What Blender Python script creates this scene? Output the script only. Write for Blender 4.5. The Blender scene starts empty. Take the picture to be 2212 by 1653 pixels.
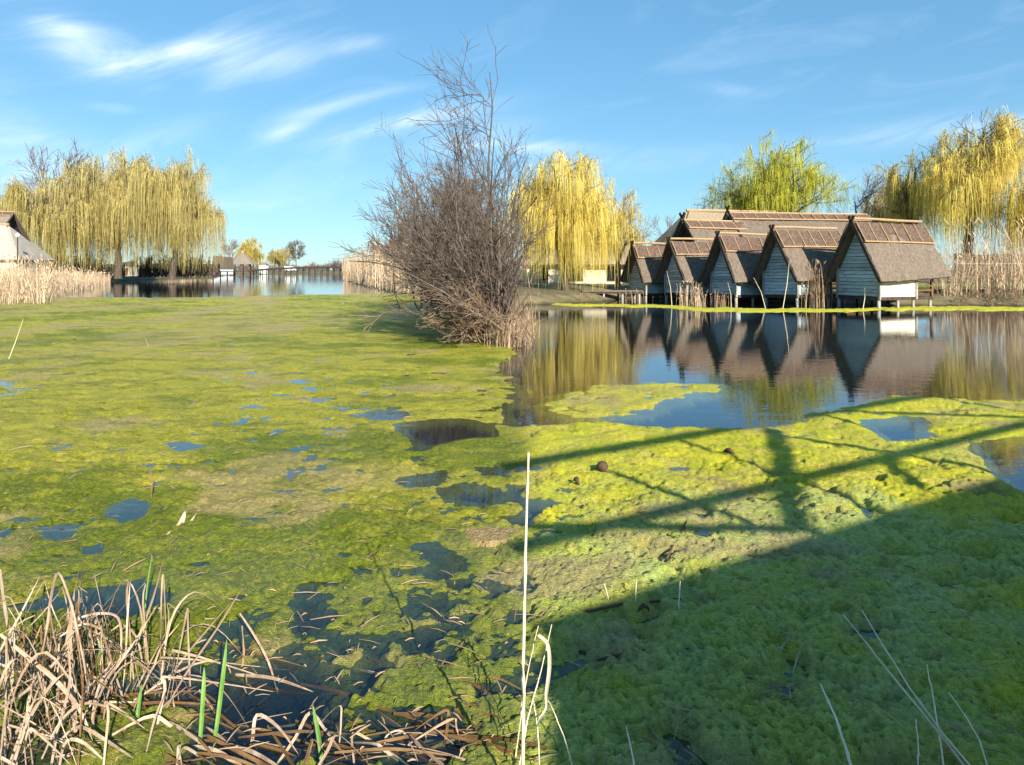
import bpy, math, random
import numpy as np
from mathutils import Vector, Matrix

R = math.radians
random.seed(7)
rng = np.random.default_rng(11)
scene = bpy.context.scene
col = scene.collection

# ------------------------------------------------------------------ camera
F, HOR, H = 1400.0, 583.0, 1.6          # focal length / horizon row (2212 x 1653 units), eye height
cam_d = bpy.data.cameras.new('camera')
cam = bpy.data.objects.new('camera', cam_d)
col.objects.link(cam)
cam.location = (0, 0, H)
cam.rotation_euler = (R(90), 0, 0)
cam_d.sensor_fit = 'HORIZONTAL'
cam_d.sensor_width = 36.0
cam_d.lens = 36.0 * F / 2212.0
cam_d.shift_y = -(1653 / 2 - HOR) / 2212.0
cam_d.clip_start = 0.05
cam_d.clip_end = 20000
scene.camera = cam

# ------------------------------------------------------------------ sun and sky
SUN_AZ, SUN_EL = R(-64), R(27)           # azimuth measured from +X
sdir = Vector((math.cos(SUN_AZ) * math.cos(SUN_EL), math.sin(SUN_AZ) * math.cos(SUN_EL), math.sin(SUN_EL)))
sun_d = bpy.data.lights.new('sun', 'SUN')
sun_d.energy = 5.0
sun_d.angle = R(0.4)
sun_d.color = (1.0, 0.91, 0.76)
sun = bpy.data.objects.new('sun', sun_d)
col.objects.link(sun)
sun.rotation_euler = sdir.to_track_quat('Z', 'Y').to_euler()

world = bpy.data.worlds.new('World')
scene.world = world
world.use_nodes = True
wt = world.node_tree
wt.nodes.clear()


def wn(t, **kw):
    n = wt.nodes.new(t)
    for k, v in kw.items():
        setattr(n, k, v)
    return n


def wmath(op, a, b=None, c=None):
    n = wn('ShaderNodeMath', operation=op)
    for i, v in enumerate((a, b, c)):
        if v is None:
            continue
        if isinstance(v, (int, float)):
            n.inputs[i].default_value = v
        else:
            wt.links.new(v, n.inputs[i])
    return n.outputs[0]


sky = wn('ShaderNodeTexSky', sky_type='NISHITA')
sky.sun_disc = False
sky.sun_elevation = SUN_EL
sky.sun_rotation = math.pi / 2 - SUN_AZ
sky.air_density = 1.0
sky.dust_density = 0.12
sky.ozone_density = 3.0
tc = wn('ShaderNodeTexCoord')
sep = wn('ShaderNodeSeparateXYZ')
wt.links.new(tc.outputs['Generated'], sep.inputs[0])
dx, dy, dz = sep.outputs
ymax = wmath('MAXIMUM', dy, 0.05)
pa = wmath('DIVIDE', dx, ymax)            # tan of azimuth, tan of elevation in front
pb = wmath('DIVIDE', dz, ymax)
# fibrous cirrus noise
cmb = wn('ShaderNodeCombineXYZ')
ang = R(14)
ra = wmath('ADD', wmath('MULTIPLY', pa, math.cos(ang)), wmath('MULTIPLY', pb, math.sin(ang)))
rb = wmath('SUBTRACT', wmath('MULTIPLY', pb, math.cos(ang)), wmath('MULTIPLY', pa, math.sin(ang)))
wt.links.new(wmath('MULTIPLY', ra, 3.2), cmb.inputs[0])
wt.links.new(wmath('MULTIPLY', rb, 13.0), cmb.inputs[1])
nz = wn('ShaderNodeTexNoise')
nz.inputs['Scale'].default_value = 1.0
nz.inputs['Detail'].default_value = 9
nz.inputs['Roughness'].default_value = 0.62
nz.inputs['Distortion'].default_value = 0.9
wt.links.new(cmb.outputs[0], nz.inputs['Vector'])
fib = nz.outputs['Fac']
total = None
# (x, y, half-length, half-height, tilt deg, strength) of the cirrus wisps, in picture units
for (cx, cy, rx, ry, tl, st) in [(185, 100, 120, 50, -24, 0.72), (390, 112, 140, 22, 14, 0.85), (555, 125, 120, 40, 3, 0.6), (490, 150, 60, 30, 40, 0.4),
                                 (150, 70, 70, 30, -20, 0.6),
                                 (30, 330, 170, 80, -20, 0.75), (880, 262, 190, 22, 11, 0.75), (740, 225, 130, 14, 14, 0.5),
                                 (610, 285, 60, 15, 18, 0.5), (780, 100, 70, 18, 8, 0.35), (330, 310, 120, 35, 20, 0.45),
                                 (245, 234, 45, 9, -6, 0.7), (1150, 318, 120, 14, 0, 0.75), (1560, 190, 60, 14, -6, 0.3),
                                 (1950, 290, 330, 26, 8, 0.55), (2150, 268, 120, 14, 6, 0.5), (1350, 345, 240, 30, 5, 0.3),
                                 (560, 420, 300, 40, 6, 0.22), (1000, 300, 130, 30, 10, 0.5)]:
    a0, b0 = (cx - 1106) / F, (HOR - cy) / F
    t = R(tl)
    da = wmath('SUBTRACT', pa, a0)
    db = wmath('SUBTRACT', pb, b0)
    u = wmath('DIVIDE', wmath('ADD', wmath('MULTIPLY', da, math.cos(t)), wmath('MULTIPLY', db, math.sin(t))), rx / F)
    v = wmath('DIVIDE', wmath('SUBTRACT', wmath('MULTIPLY', db, math.cos(t)), wmath('MULTIPLY', da, math.sin(t))), ry / F)
    r2 = wmath('ADD', wmath('MULTIPLY', u, u), wmath('MULTIPLY', v, v))
    g = wmath('MULTIPLY', wmath('EXPONENT', wmath('MULTIPLY', r2, -1.0)), st)
    total = g if total is None else wmath('ADD', total, g)
# a thin veil everywhere else, so the sky goes on the same way outside the frame
veil = wmath('MULTIPLY', wmath('MAXIMUM', wmath('SUBTRACT', fib, 0.52), 0.0), 0.5)
f1 = wmath('MULTIPLY', wmath('MAXIMUM', wmath('SUBTRACT', fib, 0.33), 0.0), 2.3)
cm = wmath('ADD', wmath('MULTIPLY', total, f1), veil)
cm = wmath('MINIMUM', wmath('MULTIPLY', cm, wmath('GREATER_THAN', dz, 0.0)), 0.72)
mix = wn('ShaderNodeMixRGB')
wt.links.new(cm, mix.inputs[0])
hsv = wn('ShaderNodeHueSaturation')
hsv.inputs['Hue'].default_value = 0.492
hsv.inputs['Saturation'].default_value = 1.18
hsv.inputs['Value'].default_value = 1.0
gm = wn('ShaderNodeGamma')
gm.inputs[1].default_value = 0.5
wt.links.new(sky.outputs[0], gm.inputs[0])
wt.links.new(gm.outputs[0], hsv.inputs['Color'])
hsv.inputs['Saturation'].default_value = 1.38
hsv.inputs['Value'].default_value = 1.08
tint = wn('ShaderNodeMixRGB', blend_type='MULTIPLY')
tint.inputs[0].default_value = 1.0
tint.inputs[2].default_value = (.69, 1.00, 1.20, 1)
wt.links.new(hsv.outputs[0], tint.inputs[1])
wt.links.new(tint.outputs[0], mix.inputs[1])
mix.inputs[2].default_value = (4.0, 4.5, 5.0, 1)
bg = wn('ShaderNodeBackground')
bg.inputs['Strength'].default_value = 0.15
wt.links.new(mix.outputs[0], bg.inputs['Color'])
wo = wn('ShaderNodeOutputWorld')
wt.links.new(bg.outputs[0], wo.inputs['Surface'])

scene.view_settings.view_transform = 'Standard'
scene.view_settings.look = 'None'
scene.view_settings.exposure = 1.0
scene.view_settings.gamma = 1.0
scene.view_settings.use_curve_mapping = False
scene.render.engine = 'CYCLES'
scene.cycles.max_bounces = 7
scene.cycles.transparent_max_bounces = 12
scene.cycles.caustics_reflective = False
scene.cycles.caustics_refractive = False


# ================================================================== helpers
def at(x, y, Y):
    """point at depth Y that stands at (x, y) of a 2212 x 1653 sheet"""
    return Vector(((x - 1106) / F * Y, Y, H - (y - HOR) / F * Y))


def gnd(x, y, z=0.0):
    Y = F * (H - z) / (y - HOR)
    return ((x - 1106) / F * Y, Y)


def hash2(ix, iy, s=0):
    v = np.sin(ix * 127.1 + iy * 311.7 + s * 74.7) * 43758.5453
    return v - np.floor(v)


def vnoise(x, y, s=0):
    ix, iy = np.floor(x), np.floor(y)
    fx, fy = x - ix, y - iy
    fx = fx * fx * (3 - 2 * fx)
    fy = fy * fy * (3 - 2 * fy)
    a = hash2(ix, iy, s) * (1 - fx) + hash2(ix + 1, iy, s) * fx
    b = hash2(ix, iy + 1, s) * (1 - fx) + hash2(ix + 1, iy + 1, s) * fx
    return a * (1 - fy) + b * fy


def fbm(x, y, o=4, s=0, g=0.5):
    t, a, n = 0, 1.0, 0.0
    for i in range(o):
        t = t + a * vnoise(x, y, s + i * 3)
        n += a
        a *= g
        x, y = x * 2.03 + 13.7, y * 2.03 - 7.1
    return t / n


def worley(x, y, s=0):
    ix, iy = np.floor(x), np.floor(y)
    best = np.full(x.shape, 9.0)
    for i in (-1, 0, 1):
        for j in (-1, 0, 1):
            cx, cy = ix + i, iy + j
            px = cx + hash2(cx, cy, s + 1)
            py = cy + hash2(cx, cy, s + 2)
            best = np.minimum(best, (px - x) ** 2 + (py - y) ** 2)
    return np.sqrt(best)


def sdpoly(px, py, poly):
    """signed distance, positive inside"""
    d = np.full(px.shape, 1e9)
    ins = np.zeros(px.shape, bool)
    n = len(poly)
    for i in range(n):
        x0, y0 = poly[i]
        x1, y1 = poly[(i + 1) % n]
        ex, ey = x1 - x0, y1 - y0
        t = np.clip(((px - x0) * ex + (py - y0) * ey) / (ex * ex + ey * ey + 1e-12), 0, 1)
        d = np.minimum(d, (px - x0 - t * ex) ** 2 + (py - y0 - t * ey) ** 2)
        c = ((y0 > py) != (y1 > py)) & (px < (x1 - x0) * (py - y0) / ((y1 - y0) if y1 != y0 else 1e-9) + x0)
        ins ^= c
    d = np.sqrt(d)
    return np.where(ins, d, -d)


def sstep(a, b, x):
    t = np.clip((x - a) / (b - a), 0, 1)
    return t * t * (3 - 2 * t)


def link(o, parent=None):
    col.objects.link(o)
    if parent is not None:
        o.parent = parent
    return o


def np_mesh(name, V, Q, smooth=False):
    V = np.asarray(V, np.float32).reshape(-1, 3)
    Q = np.asarray(Q, np.int32)
    k = Q.shape[1]
    me = bpy.data.meshes.new(name)
    me.vertices.add(len(V))
    me.vertices.foreach_set('co', V.ravel())
    me.loops.add(Q.size)
    me.loops.foreach_set('vertex_index', Q.ravel())
    me.polygons.add(len(Q))
    me.polygons.foreach_set('loop_start', np.arange(0, Q.size, k, dtype=np.int32))
    me.polygons.foreach_set('loop_total', np.full(len(Q), k, np.int32))
    if smooth:
        me.polygons.foreach_set('use_smooth', np.ones(len(Q), bool))
    me.update(calc_edges=True)
    me.validate()
    return me


def np_obj(name, V, Q, mat, parent=None, smooth=False):
    me = np_mesh(name, V, Q, smooth)
    me.materials.append(mat)
    return link(bpy.data.objects.new(name, me), parent)


class MB:
    def __init__(s):
        s.v, s.f = [], []

    def poly(s, pts):
        n = len(s.v)
        s.v += [tuple(p) for p in pts]
        s.f.append(tuple(range(n, n + len(pts))))
        return s

    def hexa(s, p):
        """8 corners: bottom ring 0-3, top ring 4-7"""
        n = len(s.v)
        s.v += [tuple(q) for q in p]
        for f in ((3, 2, 1, 0), (4, 5, 6, 7), (0, 1, 5, 4), (1, 2, 6, 5), (2, 3, 7, 6), (3, 0, 4, 7)):
            s.f.append(tuple(n + i for i in f))
        return s

    def box(s, x0, x1, y0, y1, z0, z1):
        return s.hexa([(x0, y0, z0), (x1, y0, z0), (x1, y1, z0), (x0, y1, z0), (x0, y0, z1), (x1, y0, z1), (x1, y1, z1), (x0, y1, z1)])

    def bar(s, a, b, w, h=None, up=(0, 0, 1)):
        a, b = Vector(a), Vector(b)
        h = h or w
        t = (b - a).normalized()
        u = t.cross(Vector(up))
        if u.length < 1e-4:
            u = t.cross(Vector((1, 0, 0)))
        u.normalize()
        v = u.cross(t).normalized()
        u, v = u * w / 2, v * h / 2
        return s.hexa([a - u - v, a + u - v, a + u + v, a - u + v, b - u - v, b + u - v, b + u + v, b - u + v])

    def tube(s, pts, rad, n=6):
        pts = [Vector(p) for p in pts]
        rings = []
        for i, p in enumerate(pts):
            t = (pts[min(i + 1, len(pts) - 1)] - pts[max(i - 1, 0)]).normalized()
            u = t.cross(Vector((0, 0, 1)))
            if u.length < 1e-3:
                u = t.cross(Vector((1, 0, 0)))
            u.normalize()
            v = t.cross(u)
            r = rad[i] if hasattr(rad, '__len__') else rad
            b = len(s.v)
            for k in range(n):
                a = 2 * math.pi * k / n
                s.v.append(tuple(p + u * math.cos(a) * r + v * math.sin(a) * r))
            rings.append(b)
        for i in range(len(rings) - 1):
            for k in range(n):
                s.f.append((rings[i] + k, rings[i] + (k + 1) % n, rings[i + 1] + (k + 1) % n, rings[i + 1] + k))
        s.f.append(tuple(rings[0] + k for k in range(n))[::-1])
        s.f.append(tuple(rings[-1] + k for k in range(n)))
        return s

    def mesh(s, name, mat, smooth=False):
        me = bpy.data.meshes.new(name)
        me.from_pydata(s.v, [], s.f)
        me.materials.append(mat)
        if smooth:
            me.polygons.foreach_set('use_smooth', np.ones(len(me.polygons), bool))
        me.update()
        return me

    def build(s, name, mat, parent=None, smooth=False):
        return link(bpy.data.objects.new(name, s.mesh(name, mat, smooth)), parent)


def tag(o, label=None, cat=None, group=None, kind=None):
    for k, v in (('label', label), ('category', cat), ('group', group), ('kind', kind)):
        if v:
            o[k] = v
    return o


def thing(name, label, cat, loc=(0, 0, 0), rz=0, group=None):
    o = bpy.data.objects.new(name, None)
    o.empty_display_size = 0.2
    link(o)
    o.location = loc
    o.rotation_euler = (0, 0, rz)
    return tag(o, label, cat, group)


# ------------------------------------------------------------------ materials
def mat(name, c1, c2=None, rough=0.85, scale=6.0, stretch=(1, 1, 1), detail=5, bump=0.0, bscale=None, rand=0.0, coord='Object',
        spec=0.25, trans=0.0, c3=None, lo=0.35, hi=0.65, contrast3=(0.55, 0.75)):
    m = bpy.data.materials.new(name)
    m.use_nodes = True
    nt = m.node_tree
    N, L = nt.nodes, nt.links
    b = N['Principled BSDF']
    b.inputs['Roughness'].default_value = rough
    b.inputs['Specular IOR Level'].default_value = spec
    tcn = N.new('ShaderNodeTexCoord')
    mp = N.new('ShaderNodeMapping')
    mp.inputs['Scale'].default_value = stretch
    L.new(tcn.outputs[coord], mp.inputs[0])
    n1 = N.new('ShaderNodeTexNoise')
    n1.inputs['Scale'].default_value = scale
    n1.inputs['Detail'].default_value = detail
    n1.inputs['Roughness'].default_value = 0.62
    L.new(mp.outputs[0], n1.inputs['Vector'])
    cr = N.new('ShaderNodeValToRGB')
    cr.color_ramp.elements[0].position = lo
    cr.color_ramp.elements[1].position = hi
    c2 = c2 or c1
    cr.color_ramp.elements[0].color = (*c1, 1)
    cr.color_ramp.elements[1].color = (*c2, 1)
    L.new(n1.outputs['Fac'], cr.inputs[0])
    out = cr.outputs[0]
    if c3:
        n2 = N.new('ShaderNodeTexNoise')
        n2.inputs['Scale'].default_value = scale * 0.23
        n2.inputs['Detail'].default_value = 4
        L.new(mp.outputs[0], n2.inputs['Vector'])
        c2r = N.new('ShaderNodeValToRGB')
        c2r.color_ramp.elements[0].position, c2r.color_ramp.elements[1].position = contrast3
        L.new(n2.outputs['Fac'], c2r.inputs[0])
        mx = N.new('ShaderNodeMixRGB')
        L.new(c2r.outputs[0], mx.inputs[0])
        L.new(out, mx.inputs[1])
        mx.inputs[2].default_value = (*c3, 1)
        out = mx.outputs[0]
    if rand:
        geo = N.new('ShaderNodeNewGeometry')
        oi = N.new('ShaderNodeObjectInfo')
        ad = N.new('ShaderNodeMath'); ad.operation = 'ADD'
        L.new(geo.outputs['Random Per Island'], ad.inputs[0])
        L.new(oi.outputs['Random'], ad.inputs[1])
        fr = N.new('ShaderNodeMath'); fr.operation = 'FRACT'
        L.new(ad.outputs[0], fr.inputs[0])
        mr = N.new('ShaderNodeMapRange')
        mr.inputs[3].default_value = 1 - rand
        mr.inputs[4].default_value = 1 + rand
        L.new(fr.outputs[0], mr.inputs[0])
        hs = N.new('ShaderNodeHueSaturation')
        L.new(out, hs.inputs['Color'])
        L.new(mr.outputs[0], hs.inputs['Value'])
        out = hs.outputs[0]
    L.new(out, b.inputs['Base Color'])
    if bump:
        n3 = N.new('ShaderNodeTexNoise')
        n3.inputs['Scale'].default_value = bscale or scale * 3
        n3.inputs['Detail'].default_value = 6
        L.new(mp.outputs[0], n3.inputs['Vector'])
        bp = N.new('ShaderNodeBump')
        bp.inputs['Strength'].default_value = bump
        bp.inputs['Distance'].default_value = 0.03
        L.new(n3.outputs['Fac'], bp.inputs['Height'])
        L.new(bp.outputs[0], b.inputs['Normal'])
    if trans:
        tr = N.new('ShaderNodeBsdfTranslucent')
        L.new(out, tr.inputs['Color'])
        ms = N.new('ShaderNodeMixShader')
        ms.inputs[0].default_value = trans
        L.new(b.outputs[0], ms.inputs[1])
        L.new(tr.outputs[0], ms.inputs[2])
        L.new(ms.outputs[0], N['Material Output'].inputs['Surface'])
    return m


M = {}
M['land'] = mat('land', (.10, .085, .045), (.20, .17, .09), scale=1.5, bump=.6, bscale=9, c3=(.09, .13, .03))
M['mud'] = mat('mud', (.018, .016, .010), (.045, .038, .02), scale=3)
M['lawn'] = mat('lawn', (.16, .22, .04), (.25, .30, .06), scale=5)
M['thatch'] = mat('thatch', (.095, .073, .055), (.235, .188, .145), scale=9, stretch=(1.6, 1.6, .35), bump=1.0, bscale=26, rand=.06, lo=.3, hi=.72, c3=(.12, .095, .075))
M['thatch_tan'] = mat('thatch_tan', (.20, .155, .10), (.36, .29, .20), scale=7, stretch=(1.6, 1.6, .3), bump=.9, bscale=22)
M['thatch_far'] = mat('thatch_far', (.17, .135, .105), (.27, .22, .175), scale=5, stretch=(1.6, 1.6, .3), bump=.6, bscale=16)
M['thatch_pale'] = mat('thatch_pale', (.30, .265, .22), (.46, .42, .36), scale=5, stretch=(1.6, 1.6, .3), bump=.6, bscale=16)
M['cap'] = mat('ridge_cap', (.06, .040, .030), (.17, .115, .085), scale=14, stretch=(1, 1, .5), bump=1.0, bscale=30)
M['straw'] = mat('straw_rope', (.34, .215, .115), (.47, .32, .18), scale=12, bump=.5)
M['dark_wood'] = mat('dark_wood', (.035, .026, .022), (.085, .06, .045), scale=8, stretch=(1, 1, .2), bump=.4)
M['brown_wood'] = mat('brown_wood', (.10, .055, .03), (.19, .11, .065), scale=8, stretch=(1, 1, .2), bump=.4)
M['plank_blue'] = mat('weathered_plank', (.27, .38, .44), (.54, .65, .70), scale=5, stretch=(2, 2, 9), bump=.5, rand=.26, lo=.3, hi=.7, c3=(.27, .31, .30), contrast3=(.50, .68))  # on the farther side walls its bluish tone paints in their shade
M['plank_cream'] = mat('cream_plank', (.66, .62, .50), (.82, .79, .68), scale=3, stretch=(1, 1, 6), bump=.2, rand=.06)
M['cream'] = mat('cream_wall', (.58, .52, .40), (.74, .68, .55), scale=2, bump=.15)
M['white'] = mat('white_paint', (.74, .73, .68), (.82, .81, .77), scale=3)
M['grey_post'] = mat('grey_post', (.24, .225, .20), (.42, .40, .36), scale=7, stretch=(2, 2, .3), bump=.4)
M['deck'] = mat('deck', (.15, .12, .09), (.27, .225, .17), scale=6, bump=.4, rand=.12)
M['glass'] = mat('dark_glass', (.012, .015, .02), rough=.08, spec=.5)
M['bark'] = mat('bark', (.055, .042, .032), (.14, .11, .085), scale=5, stretch=(2, 2, .4), bump=.6)
M['bark_pale'] = mat('pale_bark', (.16, .125, .085), (.30, .245, .175), scale=5, stretch=(2, 2, .4), bump=.5)
M['twig'] = mat('bare_twig', (.080, .060, .048), (.175, .135, .108), scale=3, rand=.35)
M['twig_grey'] = mat('grey_twig', (.12, .105, .095), (.22, .19, .165), scale=3, rand=.3)
M['twig_red'] = mat('red_twig', (.17, .075, .045), (.27, .13, .075), scale=3, rand=.3)
M['twig_tan'] = mat('tan_twig', (.19, .125, .085), (.31, .225, .15), scale=3, rand=.35)
M['willow_gold'] = mat('golden_strand', (.62, .49, .10), (.84, .70, .20), scale=.6, rand=.30, trans=.30, c3=(.50, .44, .06))
M['willow_pale'] = mat('pale_strand', (.50, .40, .10), (.64, .53, .16), scale=.6, rand=.28, trans=.30)
M['willow_olive'] = mat('olive_strand', (.40, .33, .11), (.57, .49, .20), scale=.35, rand=.34, trans=.28, c3=(.27, .25, .05))
M['willow_green'] = mat('green_strand', (.42, .43, .04), (.58, .57, .08), scale=.6, rand=.28, trans=.30)
M['reed'] = mat('dry_reed', (.44, .32, .205), (.66, .51, .35), scale=1.2, rand=.40, trans=.12, c3=(.36, .25, .15))
M['reed_brown'] = mat('brown_reed', (.25, .165, .10), (.42, .30, .20), scale=1.2, rand=.38, trans=.1)
M['stalk'] = mat('reed_stalk', (.60, .50, .33), (.78, .68, .48), scale=10, stretch=(1, 1, .5), rand=.12, rough=.6, c3=(.58, .47, .30))
M['dead_leaf'] = mat('dead_leaf', (.30, .205, .135), (.56, .44, .33), scale=9, stretch=(3, 3, .6), rand=.28, trans=.10, rough=.6, c3=(.30, .19, .11))
M['rot_leaf'] = mat('wet_leaf', (.075, .042, .018), (.20, .115, .05), scale=9, rand=.4, rough=.35, spec=.5)
M['green_leaf'] = mat('green_blade', (.085, .20, .025), (.16, .32, .05), scale=8, stretch=(3, 3, .4), rand=.12, trans=.15, rough=.45)
M['far_wood'] = mat('far_twigs', (.11, .10, .10), (.19, .17, .165), scale=.5, rand=.3)
M['brown_fence'] = mat('reed_fence', (.055, .04, .03), (.12, .085, .06), scale=8, stretch=(3, 3, .3), bump=.6)
M['moss'] = mat('moss_strip', (.33, .33, .02), (.52, .48, .04), scale=3, bump=.6, bscale=20)
M['debris'] = mat('debris', (.05, .03, .02), (.12, .07, .04), scale=10)


def algae_material():
    m = bpy.data.materials.new('algae')
    m.use_nodes = True
    nt = m.node_tree
    N, L = nt.nodes, nt.links
    b = N['Principled BSDF']
    b.inputs['Roughness'].default_value = .6
    b.inputs['Specular IOR Level'].default_value = .10

    def attr(n):
        a = N.new('ShaderNodeAttribute')
        a.attribute_name = n
        return a.outputs['Fac']

    def noise(s, d=5, r=.6):
        t = N.new('ShaderNodeTexNoise')
        t.inputs['Scale'].default_value = s
        t.inputs['Detail'].default_value = d
        t.inputs['Roughness'].default_value = r
        L.new(tcn.outputs['Object'], t.inputs['Vector'])
        return t.outputs['Fac']

    def mixc(f, a, c):
        x = N.new('ShaderNodeMixRGB')
        L.new(f, x.inputs[0])
        for i, q in ((1, a), (2, c)):
            if isinstance(q, tuple):
                x.inputs[i].default_value = (*q, 1)
            else:
                L.new(q, x.inputs[i])
        return x.outputs[0]

    def ramp(f, lo, hi):
        x = N.new('ShaderNodeMapRange')
        x.inputs[1].default_value, x.inputs[2].default_value = lo, hi
        L.new(f, x.inputs[0])
        return x.outputs[0]
    tcn = N.new('ShaderNodeTexCoord')
    fine = ramp(noise(34, 6, .7), .33, .67)
    mid = ramp(noise(2.3, 6, .65), .36, .64)
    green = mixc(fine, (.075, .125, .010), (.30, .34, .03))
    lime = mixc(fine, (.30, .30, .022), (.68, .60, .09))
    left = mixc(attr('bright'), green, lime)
    moss = mixc(fine, (.30, .42, .09), (.72, .78, .22))  # lifted green that brightens the mat lying in the bridge shade
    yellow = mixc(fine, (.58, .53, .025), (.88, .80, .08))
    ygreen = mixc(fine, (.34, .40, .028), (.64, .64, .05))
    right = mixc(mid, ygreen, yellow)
    right = mixc(attr('shade_lift'), right, mixc(mid, moss, ygreen))
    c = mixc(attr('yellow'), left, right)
    # streaks of older, darker filaments
    st = N.new('ShaderNodeTexNoise')
    st.inputs['Scale'].default_value = 1.0
    st.inputs['Detail'].default_value = 7
    st.inputs['Roughness'].default_value = .68
    smp = N.new('ShaderNodeMapping')
    smp.inputs['Scale'].default_value = (4.5, 10, 6)
    smp.inputs['Rotation'].default_value = (0, 0, .12)
    L.new(tcn.outputs['Object'], smp.inputs[0])
    L.new(smp.outputs[0], st.inputs['Vector'])
    sf = N.new('ShaderNodeMath'); sf.operation = 'MULTIPLY'
    sg = N.new('ShaderNodeMapRange')
    sg.inputs[3].default_value, sg.inputs[4].default_value = 1.0, .45
    L.new(attr('yellow'), sg.inputs[0])
    L.new(ramp(st.outputs['Fac'], .54, .78), sf.inputs[0])
    L.new(sg.outputs[0], sf.inputs[1])
    c = mixc(sf.outputs[0], c, mixc(fine, (.06, .09, .014), (.15, .18, .03)))
    beige = mixc(fine, (.33, .26, .10), (.56, .46, .20))
    c = mixc(attr('beige'), c, beige)
    # broad drifts of older growth that read as streaks far out
    dn = N.new('ShaderNodeTexNoise')
    dn.inputs['Scale'].default_value = 1.0
    dn.inputs['Detail'].default_value = 8
    dn.inputs['Roughness'].default_value = .72
    dmp = N.new('ShaderNodeMapping')
    dmp.inputs['Scale'].default_value = (.9, 1.7, 1)
    L.new(tcn.outputs['Object'], dmp.inputs[0])
    L.new(dmp.outputs[0], dn.inputs['Vector'])
    inv = N.new('ShaderNodeMath'); inv.operation = 'SUBTRACT'; inv.inputs[0].default_value = 1.0
    L.new(attr('yellow'), inv.inputs[1])
    df = N.new('ShaderNodeMath'); df.operation = 'MULTIPLY'
    L.new(ramp(dn.outputs['Fac'], .50, .68), df.inputs[0])
    L.new(inv.outputs[0], df.inputs[1])
    c = mixc(df.outputs[0], c, mixc(fine, (.09, .13, .018), (.27, .29, .05)))
    c = mixc(attr('depth_dark'), c, (.022, .021, .012))  # mat darkened by depth in place of light lost in the water
    L.new(c, b.inputs['Base Color'])
    sp = N.new('ShaderNodeMapRange')  # stronger sheen where the near mat lies in shade
    sp.inputs[3].default_value, sp.inputs[4].default_value = .10, .55
    L.new(attr('shade_lift'), sp.inputs[0])
    L.new(sp.outputs[0], b.inputs['Specular IOR Level'])
    bp = N.new('ShaderNodeBump')
    bp.inputs['Strength'].default_value = 1.0
    bp.inputs['Distance'].default_value = .03
    fm = N.new('ShaderNodeMapping')
    fm.inputs['Scale'].default_value = (30, 85, 60)
    fm.inputs['Rotation'].default_value = (0, 0, .5)
    L.new(tcn.outputs['Object'], fm.inputs[0])
    fn = N.new('ShaderNodeTexNoise')
    fn.inputs['Scale'].default_value = 1.0
    fn.inputs['Detail'].default_value = 5
    fn.inputs['Distortion'].default_value = 2.0
    L.new(fm.outputs[0], fn.inputs['Vector'])
    ad = N.new('ShaderNodeMath'); ad.operation = 'ADD'
    L.new(noise(60, 6, .75), ad.inputs[0])
    L.new(fn.outputs['Fac'], ad.inputs[1])
    L.new(ad.outputs[0], bp.inputs['Height'])
    L.new(bp.outputs[0], b.inputs['Normal'])
    return m


def water_material():
    m = bpy.data.materials.new('pond_water')
    m.use_nodes = True
    nt = m.node_tree
    N, L = nt.nodes, nt.links
    N.remove(N['Principled BSDF'])
    out = N['Material Output']
    tcn = N.new('ShaderNodeTexCoord')
    mp = N.new('ShaderNodeMapping')
    mp.inputs['Scale'].default_value = (.8, 2.6, 1)
    L.new(tcn.outputs['Object'], mp.inputs[0])
    n = N.new('ShaderNodeTexNoise')
    n.inputs['Scale'].default_value = 2.2
    n.inputs['Detail'].default_value = 4
    L.new(mp.outputs[0], n.inputs['Vector'])
    bp = N.new('ShaderNodeBump')
    bp.inputs['Strength'].default_value = .07
    bp.inputs['Distance'].default_value = .03
    L.new(n.outputs['Fac'], bp.inputs['Height'])
    # Schlick reflectance, the same for light going in and coming out
    geo = N.new('ShaderNodeNewGeometry')
    dt = N.new('ShaderNodeVectorMath'); dt.operation = 'DOT_PRODUCT'
    L.new(geo.outputs['Incoming'], dt.inputs[0])
    L.new(bp.outputs[0], dt.inputs[1])
    ab = N.new('ShaderNodeMath'); ab.operation = 'ABSOLUTE'
    L.new(dt.outputs['Value'], ab.inputs[0])
    om = N.new('ShaderNodeMath'); om.operation = 'SUBTRACT'; om.inputs[0].default_value = 1.0
    om.use_clamp = True
    L.new(ab.outputs[0], om.inputs[1])
    pw = N.new('ShaderNodeMath'); pw.operation = 'POWER'; pw.inputs[1].default_value = 4.6
    L.new(om.outputs[0], pw.inputs[0])
    fr = N.new('ShaderNodeMath'); fr.operation = 'MULTIPLY_ADD'
    fr.inputs[1].default_value, fr.inputs[2].default_value = .965, .03
    L.new(pw.outputs[0], fr.inputs[0])
    gl = N.new('ShaderNodeBsdfGlossy')
    gl.inputs['Roughness'].default_value = .012
    gl.inputs['Color'].default_value = (.93, .96, 1.0, 1)
    L.new(bp.outputs[0], gl.inputs['Normal'])
    tr = N.new('ShaderNodeBsdfTransparent')
    tr.inputs['Color'].default_value = (.60, .67, .52, 1)
    df = N.new('ShaderNodeBsdfDiffuse')
    df.inputs['Color'].default_value = (.010, .028, .055, 1)
    body = N.new('ShaderNodeMixShader')
    body.inputs[0].default_value = .20
    L.new(tr.outputs[0], body.inputs[1])
    L.new(df.outputs[0], body.inputs[2])
    ms = N.new('ShaderNodeMixShader')
    L.new(fr.outputs[0], ms.inputs[0])
    L.new(body.outputs[0], ms.inputs[1])
    L.new(gl.outputs[0], ms.inputs[2])
    L.new(ms.outputs[0], out.inputs['Surface'])
    return m


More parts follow.
